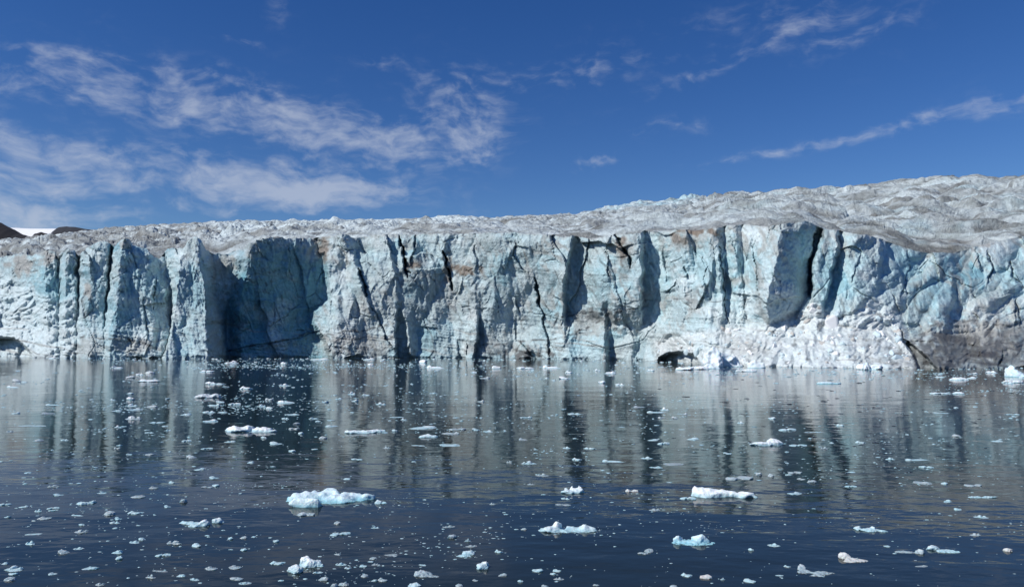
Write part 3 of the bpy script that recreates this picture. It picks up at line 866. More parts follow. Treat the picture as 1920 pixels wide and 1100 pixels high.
# ---- which face belongs to which part
fx = px[:-1, :-1]
fy = py[:-1, :-1]
part = np.zeros(fx.shape, int)
for k, nm in enumerate(['a0', 'a1', 'b1', 'c1', 'd1', 'e1', 'e2', 'f1', 'g1', 'h1', 'h2', 'j1', 'k1', 'l1', 'm1']):
    part += (fx + wobx[:-1, :-1] > track_x(nm, fy)).astype(int)
part[zap[:-1, :-1] > .5] = 16
part[(zls[:-1, :-1] > .5) | ((part <= 2) & (fy > 590))] = 0
part = np.concatenate([part[:1], part[:1], part], axis=0)
NAMES = {0: ('rubble_slope', 'pale blue tumbled ice slope left of the pillars'),
         1: ('ice_pillar', 'short blue pillar with a dirty cap above the left ice slope'),
         2: ('ice_pillar', 'slim pale blue pillar beside the left ice slope'),
         3: ('ice_pillar', 'broad sunlit pillar with a grey foot'),
         4: ('ice_pillar', 'pointed pillar with a shaded right face and dark bands at its foot'),
         5: ('ice_pillar', 'slender sunlit pillar standing out of the cliff'),
         6: ('ice_alcove', 'shaded cleft between the slender pillar and the big buttress'),
         7: ('ice_buttress', 'large smooth blue ice face in full shade'),
         8: ('ice_wall', 'wide sunlit cracked ice wall with brown streaks'),
         9: ('ice_buttress', 'rounded pale blue bulge above a dark hollow'),
         10: ('ice_alcove', 'deep shaded recess right of the rounded bulge'),
         11: ('ice_wall', 'pale blue fluted ice wall above the sea cave'),
         12: ('ice_buttress', 'shaded grey ice face left of the black slot'),
         13: ('ice_pillar', 'narrow blue pillar right of the black slot'),
         14: ('ice_wall', 'pale blue ice wall above the white rubble'),
         15: ('ice_slope', 'grey and blue bulging ice slope at the right'),
         16: ('rubble_apron', 'white heap of crushed ice at the foot of the cliff')}

glacier = empty('glacier', (0, float(Yb[NC // 2]), 0))
tag(glacier, 'broad blue and grey glacier ending in a tall cracked ice cliff above the water', 'glacier')
GOFF = np.array(glacier.location)


def split_grid(PG, CG, ids, mat, parent, names, off):
    R, Cn = PG.shape[:2]
    NRM = grid_normals(PG)
    if NRM[R // 2, :, 1].mean() > 0 and abs(NRM[R // 2, :, 2].mean()) < .7:
        NRM = -NRM
    idx = np.arange(R * Cn).reshape(R, Cn)
    F = np.stack([idx[:-1, :-1], idx[:-1, 1:], idx[1:, 1:], idx[1:, :-1]], axis=2).reshape(-1, 4)
    Vf, Cf, Nf, I = PG.reshape(-1, 3) - off, CG.reshape(-1, 3), NRM.reshape(-1, 3), ids.reshape(-1)
    out = {}
    for k, (nm, lab) in names.items():
        f = F[I == k]
        if not len(f):
            continue
        u, inv = np.unique(f, return_inverse=True)
        me = mesh_np(nm, Vf[u], inv.reshape(-1, 4), Cf[u], Nf[u])
        o = link(nm, me, mat, parent)
        o['label'] = lab
        out[k] = o
    return out


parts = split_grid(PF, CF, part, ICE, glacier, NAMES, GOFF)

# ------------------------------------------------------------------ the glacier's upper surface
NT = 280
SKYD = [(-170, 620), (0, 560), (150, 520), (300, 620), (700, 640), (1000, 560), (1090, 520), (1320, 470), (1340, 400), (1500, 330), (1920, 280), (2090, 270)]
ys = interp(SKYLINE, PX)
Ys = interp(SKYD, PX)
ysc = np.maximum(smooth1(yc, 22) + 2.0, ys + 4)
ysc = smooth1(ysc + 13 * sstep(470, 400, PX) * sstep(-60, 60, PX), 8)
Ycr = smooth1(Yd[-1], 5)
zcr = smooth1(P[-1, :, 2], 1.5)
Yc0 = Yb + lean
T = np.linspace(0, 1, NT)[:, None]
tt = T ** 1.15
YT = Ycr * (Ys / Ycr) ** tt
TB = np.clip(np.log(YT / Yc0) / np.log(Ys / Yc0), 0, 1)
# left: flat near the edge then rising; right: steady slope
pw = interp([(-170, .9), (400, .8), (900, .75), (1200, .8), (1500, .85), (2090, .9)], PX)
yT = ysc + (ys - ysc) * TB ** pw
pxT = np.broadcast_to(PX, YT.shape)
axT, ryT, rzT = rayv(pxT, yT)
zT = CAMZ + YT * rzT / ryT
XT = YT * axT / ryT
dback = YT - Ycr
zT = zT + np.maximum(zcr - zT[0], -.6) * np.exp(-(dback / 2.2) ** 1.2)
# relief
sc = np.clip(YT / 160, .7, 3.0)
ca, sa = math.cos(.42), math.sin(.42)
A = XT * ca - YT * sa
B = XT * sa + YT * ca
wA = A + 6 * fbm(XT / 30, YT / 30, 201, 3)
wB = B + 5 * fbm(XT / 26, YT / 26, 203, 3)
amp = sstep(0, 1, dback / interp([(-170, 5), (1550, 6), (1700, 1.5), (2090, 1.5)], PX))
def billow(x, y, seed):
    return 1 - 2 * np.abs(pn(x, y, seed)) ** .8


zr = 2.2 * fbm(XT / 55, YT / 55, 205, 3)
zr += 2.0 * sc * -billow(wA / 34, wB / 15, 207)
zr += 2.0 * sc * -billow(wA / 14, wB / 7.5, 209)
zr += 0.7 * sc * -billow(wA / 6, wB / 3.4, 211)
zr += 1.2 * sc * (facets(wA / 15, wB / 9, 210, .8, .3) - .2)
zr += 0.30 * sc * -billow(wA / 3.0, wB / 1.7, 216)
zr += 0.30 * sc * ridged((wA + 2 * fbm(XT / 9, YT / 9, 218, 2)) / 5.0, wB / 1.0, 219, 3)
zr += 0.30 * sc * fbm(XT / 3.0, YT / 3.0, 213, 4)
big = -billow(wA / 60, wB / 22, 214) + .6 * facets(wA / 30, wB / 14, 220, .9, .5)
zr += 2.2 * sc * big * sstep(1200, 1500, pxT)
trA = np.exp(-(pn((wA + 9 * fbm(XT / 40, YT / 40, 243, 2)) / 70, wB / 13, 245) / .07) ** 2)
trB = np.exp(-(pn(wA / 30, (wB + .25 * wA) / 6.5, 247) / .08) ** 2) * sstep(-.1, .3, fbm(XT / 25, YT / 25, 249, 2))
zr -= sc * (1.0 * trA + .7 * trB)
zr *= 1 - .6 * sstep(.55, 1.0, TB)
far_left = sstep(350, 450, pxT) * sstep(980, 850, pxT) * sstep(.35, .6, TB)
fl1, fl2 = worley(XT / 9, YT / 9, 215)
zr += far_left * 1.5 * (.7 - fl1)
ridge = sstep(1085, 1120, pxT) * sstep(1325, 1300, pxT) * sstep(.78, .9, TB)
zr += ridge * (2.4 * (fbm(XT / 5, YT / 12, 217, 3)) + 1.0)
zr += 1.5 * sc * (facets(wA / 10, wB / 6.5, 222, .95, .6) - .25) * sstep(1000, 1400, pxT)
for _ in range(2):
    zp = np.pad(zr, 1, mode='edge')
    zr = .5 * zr + .125 * (zp[:-2, 1:-1] + zp[2:, 1:-1] + zp[1:-1, :-2] + zp[1:-1, 2:])
sharp = .55 * (facets(wA / 4.6, wB / 2.8, 224, .95, .5) - .2) + .32 * ridged((wA + .5 * wB) / 7, (wB + 1.5 * fbm(XT / 7, YT / 7, 226, 2)) / 1.3, 228, 3)
zr += sharp * sc * (.5 + .9 * sstep(-.3, .3, fbm(XT / 22, YT / 22, 230, 2))) * (1 - .5 * sstep(.6, 1, TB))
lim = interp([(-170, .62), (300, .62), (900, .5), (1200, .55), (1500, .7), (2090, .75)], PX)
zT = zT + zr * amp * lim
# drop behind the skyline
NB = 8
tail_Y = Ys[None, :] * (1 + np.linspace(.02, .25, NB)[:, None])
tail_z = zT[-1][None, :] - (tail_Y - Ys[None, :]) * .12
tail_X = XT[-1][None, :] * (tail_Y / Ys[None, :])
PT = np.stack([np.concatenate([XT, tail_X]), np.concatenate([YT, tail_Y]), np.concatenate([zT, tail_z])], axis=2)
PT[0] = P[-1]

ct = np.broadcast_to(np.array([0.56, 0.60, 0.62]), XT.shape + (3,)).copy()


def mixt(c, t, col):
    return c * (1 - t[..., None]) + np.array(col) * t[..., None]


t1 = sstep(-.1, .5, fbm(wA / 26, wB / 8, 221, 5))
ct = mixt(ct, t1 * .7, (0.36, 0.365, 0.36))
t2 = sstep(.1, .5, fbm(wA / 16, wB / 10, 223, 5))
ct = mixt(ct, t2 * .75, (0.70, 0.735, 0.75))
t3 = sstep(.2, .55, fbm(wA / 12, wB / 4, 225, 5))
ct = mixt(ct, t3 * .65, (0.15, 0.146, 0.14))
ct = mixt(ct, far_left * .8, (0.66, 0.73, 0.765))
ct = mixt(ct, sstep(460, 250, pxT) * .62, (0.215, 0.212, 0.205))
ct = mixt(ct, ridge * .9, (0.50, 0.68, 0.75))
ct = mixt(ct, sstep(1640, 1700, pxT) * sstep(1860, 1780, pxT) * sstep(.42, .1, TB) * (.55 + .5 * fbm(XT / 6, YT / 6, 227, 3)), (0.27, 0.24, 0.215))
bl2 = sstep(.1, .5, fbm(XT / 14, YT / 14, 229, 4)) * sstep(1100, 1500, pxT)
ct = mixt(ct, bl2 * .6, (0.55, 0.69, 0.74))
streakA = fbm(wA / 48, wB / 9, 241, 4)
ct = mixt(ct, sstep(.08, .4, streakA) * .7, (0.28, 0.272, 0.26))
ct = mixt(ct, sstep(.0, -.35, streakA) * .85, (0.70, 0.755, 0.775))
t4 = sstep(.1, .5, fbm(wA / 7, wB / 2.2, 235, 5))
ct = mixt(ct, t4 * .4, (0.23, 0.225, 0.215))
ct = mixt(ct, sstep(.2, .5, fbm(wA / 5, wB / 2.5, 237, 4)) * .6, (0.66, 0.70, 0.72))
nearcrest = np.exp(-(dback / 9) ** 2) * sstep(420, 560, pxT) * sstep(1640, 1500, pxT)
ct = mixt(ct, nearcrest * (.35 + .6 * fbm(XT / 5, YT / 5, 231, 3)).clip(0, .8), (0.36, 0.33, 0.30))
ct = mixt(ct, np.clip(trA * sstep(-.4, .1, fbm(XT / 18, YT / 18, 251, 3)) * .8 + trB * .55, 0, .85), (0.15, 0.143, 0.135))
ct = ct * (1 - .08 * sstep(900, 1250, pxT))[..., None] * np.array([.92, .99, 1.0])
ct = np.clip(ct * (1 + .10 * fbm(XT / 1.2, YT / 1.2, 233, 3))[..., None], .02, .86)
blend = np.exp(-(dback / 2.0) ** 2)
ct = ct * (1 - blend[..., None]) + c[-1][None] * blend[..., None]
CT = np.concatenate([ct, np.repeat(ct[-1:], NB, axis=0)])
idT = np.zeros((PT.shape[0] - 1, NC - 1), int)
idT[:NT - 1][ridge[:-1, :-1] > .5] = 1
idT[:NT - 1][(pxT[:-1, :-1] < 330)] = 2
split_grid(PT, CT, idT, SURF, glacier,
           {0: ('glacier_surface', 'grey and white crevassed glacier top rising inland'),
            1: ('icefall', 'far jagged pale blue ice ridge on the skyline'),
            2: ('glacier_surface', 'dark dirty crevassed glacier top at the left')}, GOFF)

# ------------------------------------------------------------------ far hills and snow beyond the glacier
def hill_mat(name, c1, c2, sc_):
    m, n, l, b = material(name)
    t = N(n, 'ShaderNodeTexNoise')
    t.inputs['Scale'].default_value = sc_
    t.inputs['Detail'].default_value = 8
    tcx = N(n, 'ShaderNodeTexCoord')
    l.new(tcx.outputs['Object'], t.inputs['Vector'])
    r = N(n, 'ShaderNodeMix', data_type='RGBA')
    l.new(t.outputs['Fac'], r.inputs['Factor'])
    r.inputs['A'].default_value = (*c1, 1)
    r.inputs['B'].default_value = (*c2, 1)
    l.new(r.outputs['Result'], b.inputs['Base Color'])
    b.inputs['Roughness'].default_value = .9
    return m


ROCK = hill_mat('dark_rock', (0.005, 0.006, 0.010), (0.013, 0.014, 0.019), .05)
SNOW = hill_mat('old_snow', (0.72, 0.75, 0.78), (0.82, 0.83, 0.84), .02)


def hill(name, crest, depth, back, mat, label, rough=1.0, seed=1):
    """a mound with the given skyline: front slope, crest and back slope"""
    xs = np.arange(crest[0][0], crest[-1][0] + .1, 2.0)
    ycr = interp(crest, xs) + rough * .6 * fbm(xs / 8, xs * 0, seed, 3)
    K = 24
    kk = np.linspace(-1, 1, K)[:, None]
    Yk = depth + back * kk
    a, ry, rz = rayv(xs, ycr)
    ztop = CAMZ + depth * rz / ry
    prof = np.cos(kk * math.pi / 2) ** .8
    zk = ztop * (0.25 + .75 * prof) + 0 * xs
    Xk = np.broadcast_to(depth * a / ry, zk.shape)
    Yk = np.broadcast_to(Yk, zk.shape)
    zk = zk + rough * 2.0 * fbm(Xk / 25, Yk / 25, seed + 9, 4) * (1 - prof)
    Pk = np.stack([Xk, Yk, zk], axis=2)
    R, Cn = zk.shape
    idx = np.arange(R * Cn).reshape(R, Cn)
    F = np.stack([idx[:-1, :-1], idx[:-1, 1:], idx[1:, 1:], idx[1:, :-1]], axis=2).reshape(-1, 4)
    o = link(name, mesh_np(name, Pk.reshape(-1, 3), F), mat)
    tag(o, label, kind='structure')
    return o


hill('hill', [(-420, 360), (-200, 385), (-80, 402), (-30, 410), (0, 417), (12, 424), (25, 430), (38, 438), (55, 443), (70, 446), (90, 452)], 760, 60, ROCK,
     'dark rounded rock hill at the far left skyline', 1.0, 301)
hill('snowfield', [(-420, 420), (-100, 424), (20, 427), (60, 429), (120, 429), (170, 433), (215, 440), (260, 450)], 1500, 120, SNOW,
     'strip of white snow behind the dark hill', .4, 311)
hill('hill', [(60, 444), (66, 438), (78, 435), (90, 438), (100, 441), (106, 436), (116, 436), (124, 441), (132, 446)], 800, 20, ROCK,
     'small dark rocks in front of the snow strip', 1.0, 321)
hill('hill', [(104, 432), (112, 426), (125, 424.5), (145, 426), (165, 430), (190, 431), (215, 434), (250, 446)], 1100, 50, hill_mat('far_rock', (.012, .016, .025), (.03, .036, .048), .03),
     'low dark rock ridge behind the snow strip', .6, 331)


# ------------------------------------------------------------------ floating ice
def px2m(py_):
    gx, gy = ground(960, py_)
    return gy / FPX, gy, gy / (py_ - HOR)          # metres per pixel, distance, metres of depth per pixel down


def ico(sub):
    bm = bmesh.new()
    bmesh.ops.create_icosphere(bm, subdivisions=sub, radius=1.0)
    V = np.array([v.co[:] for v in bm.verts])
    F = np.array([[v.index for v in f.verts] for f in bm.faces])
    bm.free()
    return V, F


ICO3, ICO2, ICO1 = ico(3), ico(2), ico(1)


def knobbly(V, seed, amp=.35, fs=1.3):
    out = V.copy()
    o = Vector((seed * 3.7, seed * 1.3, seed * 7.1))
    for i, v in enumerate(V):
        p = Vector(v)
        d = mnoise.noise(p * fs + o) * amp + mnoise.noise(p * fs * 2.6 + o) * amp * .45
        d -= abs(mnoise.noise(p * fs * 1.7 + o * 2)) * amp * .6
        out[i] = v * (1 + d)
    return out


def hewn(V, seed, planes=16, amp=.16):
    """a broken block: the sphere cut back by random planes, with a little noise"""
    rg_ = np.random.default_rng(seed + 5000)
    n_ = rg_.normal(size=(planes, 3))
    n_ /= np.linalg.norm(n_, axis=1, keepdims=True)
    d_ = rg_.uniform(.62, 1.0, planes)
    u = V / np.linalg.norm(V, axis=1, keepdims=True)
    dot = np.maximum(u @ n_.T, 1e-3)
    r = np.minimum((d_ / dot).min(axis=1), 1.15)
    out = u * r[:, None]
    return knobbly(out, seed, amp, 1.6)


def hero(name, x, y, lumps, mat, label, skirt=None, seed=0, cat='ice floe', res=50, rough=1.0):
    """lumps: (dx, dy, width, depth, height) in photo pixels at the floe's distance"""
    k, dist, kd = px2m(y)
    gx, gy = ground(x, y)
    V, F, n0 = [], [], 0
    for i, (dx, dy, w, dp, h) in enumerate(lumps):
        v = hewn(ICO3[0], seed * 11 + i + 1)
        v = v * np.array([w * k * .60, dp * k * .66, h * k * .88])
        v[:, 2] = np.where(v[:, 2] < 0, v[:, 2] * .6, v[:, 2])
        v += np.array([dx * k, -dy * kd, 0])
        V.append(v)
        F.append(ICO3[1] + n0)
        n0 += len(v)
    if skirt:
        w, dp = skirt
        v = knobbly(ICO3[0], seed * 11 + 90, .4) * np.array([w * k / 2, dp * k / 2, w * k / res * 1.5])
        v[:, 2] += 0.0
        V.append(v)
        F.append(ICO3[1] + n0)
    V, F = np.concatenate(V), np.concatenate(F)
    me = mesh_np(name, V, F)
    o = bpy.data.objects.new(name, me)
    COL.objects.link(o)
    span = max(V[:, 0].max() - V[:, 0].min(), .2)
    md = o.modifiers.new('r', 'REMESH')
    md.mode = 'VOXEL'
    md.voxel_size = span / res
    dg = bpy.context.evaluated_depsgraph_get()
    dg.update()
    me2 = bpy.data.meshes.new_from_object(o.evaluated_get(dg))
    o.modifiers.clear()
    o.data = me2
    bpy.data.meshes.remove(me)
    me2.name = name
    nv = len(me2.vertices)
    co = np.zeros(nv * 3, np.float32)
    me2.vertices.foreach_get('co', co)
    co = co.reshape(-1, 3)
    no = np.zeros(nv * 3, np.float32)
    me2.vertices.foreach_get('normal', no)
    no = no.reshape(-1, 3)
    off = Vector((seed * 5.1, seed * 2.3, 0))
    s1 = 7.0 / span
    dsp = np.array([abs(mnoise.noise(Vector(p) * s1 + off)) * -1.1 + .35 * mnoise.noise(Vector(p) * s1 * 3 + off) for p in co])
    co = co + no * (dsp * span * .035 * rough)[:, None]
    me2.vertices.foreach_set('co', co.astype(np.float32).ravel())
    me2.polygons.foreach_set('use_smooth', np.ones(len(me2.polygons), bool))
    me2.update()
    me2.materials.clear()
    me2.materials.append(mat)
    o.location = (gx, gy, 0)
    tag(o, label, cat, 'large ice floes')
    return o


HEROES = [
    ('ice_floe', 615, 938, [(-56, -2, 56, 34, 17), (-22, -6, 48, 34, 18), (0, -6, 34, 28, 27), (9, 0, 22, 18, 20), (-28, 10, 54, 26, 18), (48, -4, 60, 34, 15), (66, -4, 30, 24, 14), (-40, 2, 60, 34, 11), (20, 0, 60, 34, 12)],
     FLOE_BLUE, 'large pale blue ice floe of several lumps in the foreground left of centre', (150, 60)),
    ('ice_floe', 467, 808, [(-22, 0, 52, 26, 13), (-6, -1, 26, 20, 16), (26, 0, 52, 26, 12), (44, 1, 24, 14, 5)], FLOE_WHITE,
     'long white boat-shaped ice floe in the mirrored shade of the big buttress', None),
    ('ice_floe', 1345, 928, [(-28, 0, 52, 34, 21), (-2, 1, 60, 32, 14), (24, 2, 30, 20, 10), (46, 3, 34, 20, 13), (64, 5, 14, 8, 5)], FLOE_WHITE,
     'large smooth white ice floe with a small peak at its right end', None),
    ('ice_floe', 1070, 994, [(-38, 0, 34, 24, 11), (-25, -1, 20, 18, 17), (4, -2, 30, 16, 8), (30, -1, 30, 20, 15), (40, 0, 16, 12, 11)], FLOE_WHITE,
     'white ice floe with two humps joined by a low saddle', (100, 34)),
    ('ice_floe', 1299, 1017, [(-24, -2, 22, 16, 15), (-2, 0, 44, 22, 7), (16, -1, 34, 20, 14)], FLOE_BLUE,
     'pale blue two-humped floe on a thin shelf at the right foreground', (74, 40)),
    ('ice_floe', 583, 1058, [(-6, 0, 26, 22, 21), (8, 1, 34, 24, 13), (18, 2, 14, 12, 8)], FLOE_WHITE,
     'white peaked ice lump at the bottom edge, left of centre', (48, 30)),
    ('ice_floe', 553, 1071, [(0, 0, 26, 20, 15), (3, 2, 16, 14, 12)], FLOE_WHITE, 'compact white ice lump just left of the peaked lump', None),
    ('ice_floe', 377, 982, [(-26, -2, 26, 14, 8), (-12, 0, 30, 14, 7), (-6, 4, 26, 16, 7), (8, 2, 18, 16, 12), (26, -3, 22, 14, 12)], FLOE_WHITE,
     'knobbly white ice floe in the left foreground', None),
    ('ice_floe', 1074, 923, [(-10, 0, 26, 18, 8), (8, 0, 24, 16, 10), (-2, -2, 8, 8, 13), (14, -2, 8, 8, 14), (-12, -2, 7, 7, 12)], FLOE_WHITE,
     'small crown-shaped white floe at the edge of the cliff reflection', None),
    ('ice_floe', 1440, 834, [(-14, 0, 42, 22, 9), (16, -1, 36, 22, 12)], FLOE_WHITE, 'white slab floe right of centre among the reflections', None),
    ('ice_floe', 684, 811, [(-6, 0, 50, 22, 7), (18, -2, 36, 14, 6)], FLOE_WHITE, 'flat white slab floe left of centre', None),
    ('ice_floe', 392, 745, [(-6, 0, 34, 22, 8), (12, 0, 28, 18, 8)], FLOE_GREY, 'grey rounded ice slab near the slender pillar reflection', None),
    ('ice_floe', 280, 715, [(0, 0, 42, 18, 5), (-12, 0, 14, 12, 7)], FLOE_WHITE, 'white slab drifting below the pointed pillar', None),
    ('ice_floe', 402, 720, [(-8, 0, 22, 12, 6), (12, 0, 22, 8, 3), (-10, 0, 8, 6, 9)], FLOE_WHITE, 'white floe with a little spike below the slender pillar', None),
    ('ice_floe', 1592, 1048, [(-6, -3, 22, 14, 10), (6, 2, 38, 20, 5)], FLOE_WARM, 'cream coloured two-tier floe in the right foreground', None),
    ('ice_floe', 1520, 1070, [(-12, -4, 18, 14, 11), (-14, 1, 28, 20, 5), (14, 4, 40, 18, 4), (4, 8, 26, 14, 3)], FLOE_GREY, 'spreading grey floe with one knob at the lower right', None),
    ('ice_floe', 1631, 994, [(-18, -2, 14, 12, 9), (0, 0, 36, 14, 6), (8, -1, 12, 10, 9), (20, 2, 16, 10, 4)], FLOE_WHITE, 'jagged white floe just below the right end of the cliff reflection', None),
    ('ice_floe', 1704, 1034, [(-8, 0, 36, 14, 3), (16, 2, 16, 12, 7)], FLOE_GREY, 'thin grey floe with an upturned right end', None),
    ('ice_floe', 1764, 1032, [(-8, -3, 26, 14, 7), (8, 2, 36, 14, 4)], FLOE_WHITE, 'white wedge floe tapering to the right in the right foreground', None),
    ('ice_floe', 1211, 1035, [(-6, 2, 22, 14, 3), (6, -2, 18, 14, 6)], FLOE_GREY, 'pair of thin grey ice plates frozen together', None),
    ('ice_floe', 796, 1077, [(-4, 0, 38, 20, 7), (-6, -2, 16, 12, 9), (16, 3, 24, 10, 2)], FLOE_GREY, 'grey snowy mound of ice at the bottom edge near the centre', None),
    ('ice_floe', 877, 1040, [(2, -2, 22, 16, 10), (-6, 2, 30, 14, 4)], FLOE_WHITE, 'white wedge of ice right of the bottom centre', None),
    ('ice_floe', 908, 1064, [(-2, 0, 22, 18, 9), (2, -2, 14, 12, 13)], FLOE_WHITE, 'small upright white ice block near the bottom centre', None),
    ('ice_floe', 157, 944, [(0, 0, 30, 14, 5), (12, -2, 10, 8, 7)], FLOE_WHITE, 'white floe like a low sled in the left foreground', None),
    ('ice_floe', 805, 819, [(-6, 0, 26, 14, 6), (8, 0, 18, 12, 5)], FLOE_WHITE, 'rounded white slab below the wall with brown streaks', None),
    ('ice_floe', 793, 680, [(0, 0, 15, 12, 8)], FLOE_WHITE, 'round white ice ball floating close to the cracked wall', None),
    ('ice_floe', 1398, 696, [(-14, 0, 14, 10, 4), (6, 0, 30, 16, 6)], FLOE_WHITE, 'white floe off the rubble just right of the sea cave', None),
    ('ice_floe', 1557, 719, [(-8, 0, 36, 20, 5), (10, 0, 26, 14, 3)], FLOE_BLUE, 'pale half-melted floe off the white rubble', None),
    ('ice_floe', 1765, 738, [(-10, 0, 22, 14, 3), (8, 0, 22, 14, 3)], FLOE_WHITE, 'long low white floe beside a round one near the right', None),
    ('ice_floe', 1797, 738, [(0, 0, 19, 14, 4)], FLOE_WHITE, 'round low white floe right of the long low one', None),
    ('ice_floe', 1799, 712, [(-2, 0, 26, 18, 6), (8, 0, 14, 10, 4)], FLOE_WHITE, 'domed white floe below the dark foot of the right slope', None),
    ('ice_floe', 1897, 717, [(-6, 0, 24, 14, 6), (10, 0, 24, 14, 4)], FLOE_WHITE, 'white lumpy floe at the right edge below the blue pyramid', None),
    ('ice_floe', 573, 965, [(-8, 0, 18, 12, 6), (8, 0, 18, 10, 4)], FLOE_GREY, 'small grey floe in front of the large pale blue floe', None),
    ('ice_floe', 714, 943, [(-4, 0, 13, 10, 7), (6, 0, 12, 8, 4)], FLOE_WHITE, 'small white floe just right of the large pale blue floe', None),
    ('ice_floe', 1185, 921, [(-6, 0, 10, 8, 6), (5, 0, 14, 8, 5)], FLOE_WARM, 'small cream floe at the edge of the reflection near centre right', None),
    ('ice_floe', 1842, 932, [(-12, 0, 24, 10, 4), (12, 0, 28, 10, 4)], FLOE_WHITE, 'thin white floe in two pieces at the right, inside the reflection', None),
]
for i, h in enumerate(HEROES):
    hero(h[0], h[1], h[2], h[3], h[4], h[5], h[6], seed=i + 1)

# fallen blocks at the foot of the cliff
k_, dist_, kd_ = px2m(688)
hero('ice_block', 1352, 687, [(4, 0, 60, 26, 30), (-18, 1, 34, 22, 38), (22, 0, 30, 20, 26), (-40, 3, 34, 20, 14), (46, 2, 30, 18, 18)], FLOE_SHORE,
     'glowing white ice block fallen beside the sea cave', None, 71, 'ice block', 80)
hero('ice_floe', 1298, 692, [(10, 0, 40, 20, 9), (-16, 1, 26, 18, 7), (-30, 1, 14, 12, 5)], FLOE_WHITE, 'white ice tongue floating in front of the sea cave', None, 72)
hero('ice_block', 1629, 692, [(-6, 0, 32, 20, 15), (12, 0, 26, 18, 11), (-14, 1, 14, 12, 12)], FLOE_SHORE, 'pale blue ice block at the foot of the white rubble', None, 73, 'ice block')
hero('ice_block', 1902, 706, [(2, 0, 38, 26, 16), (4, -1, 18, 16, 24), (16, 1, 20, 18, 12)], FLOE_BLUE, 'blue pyramid-shaped ice block at the right edge', None, 74, 'ice block')

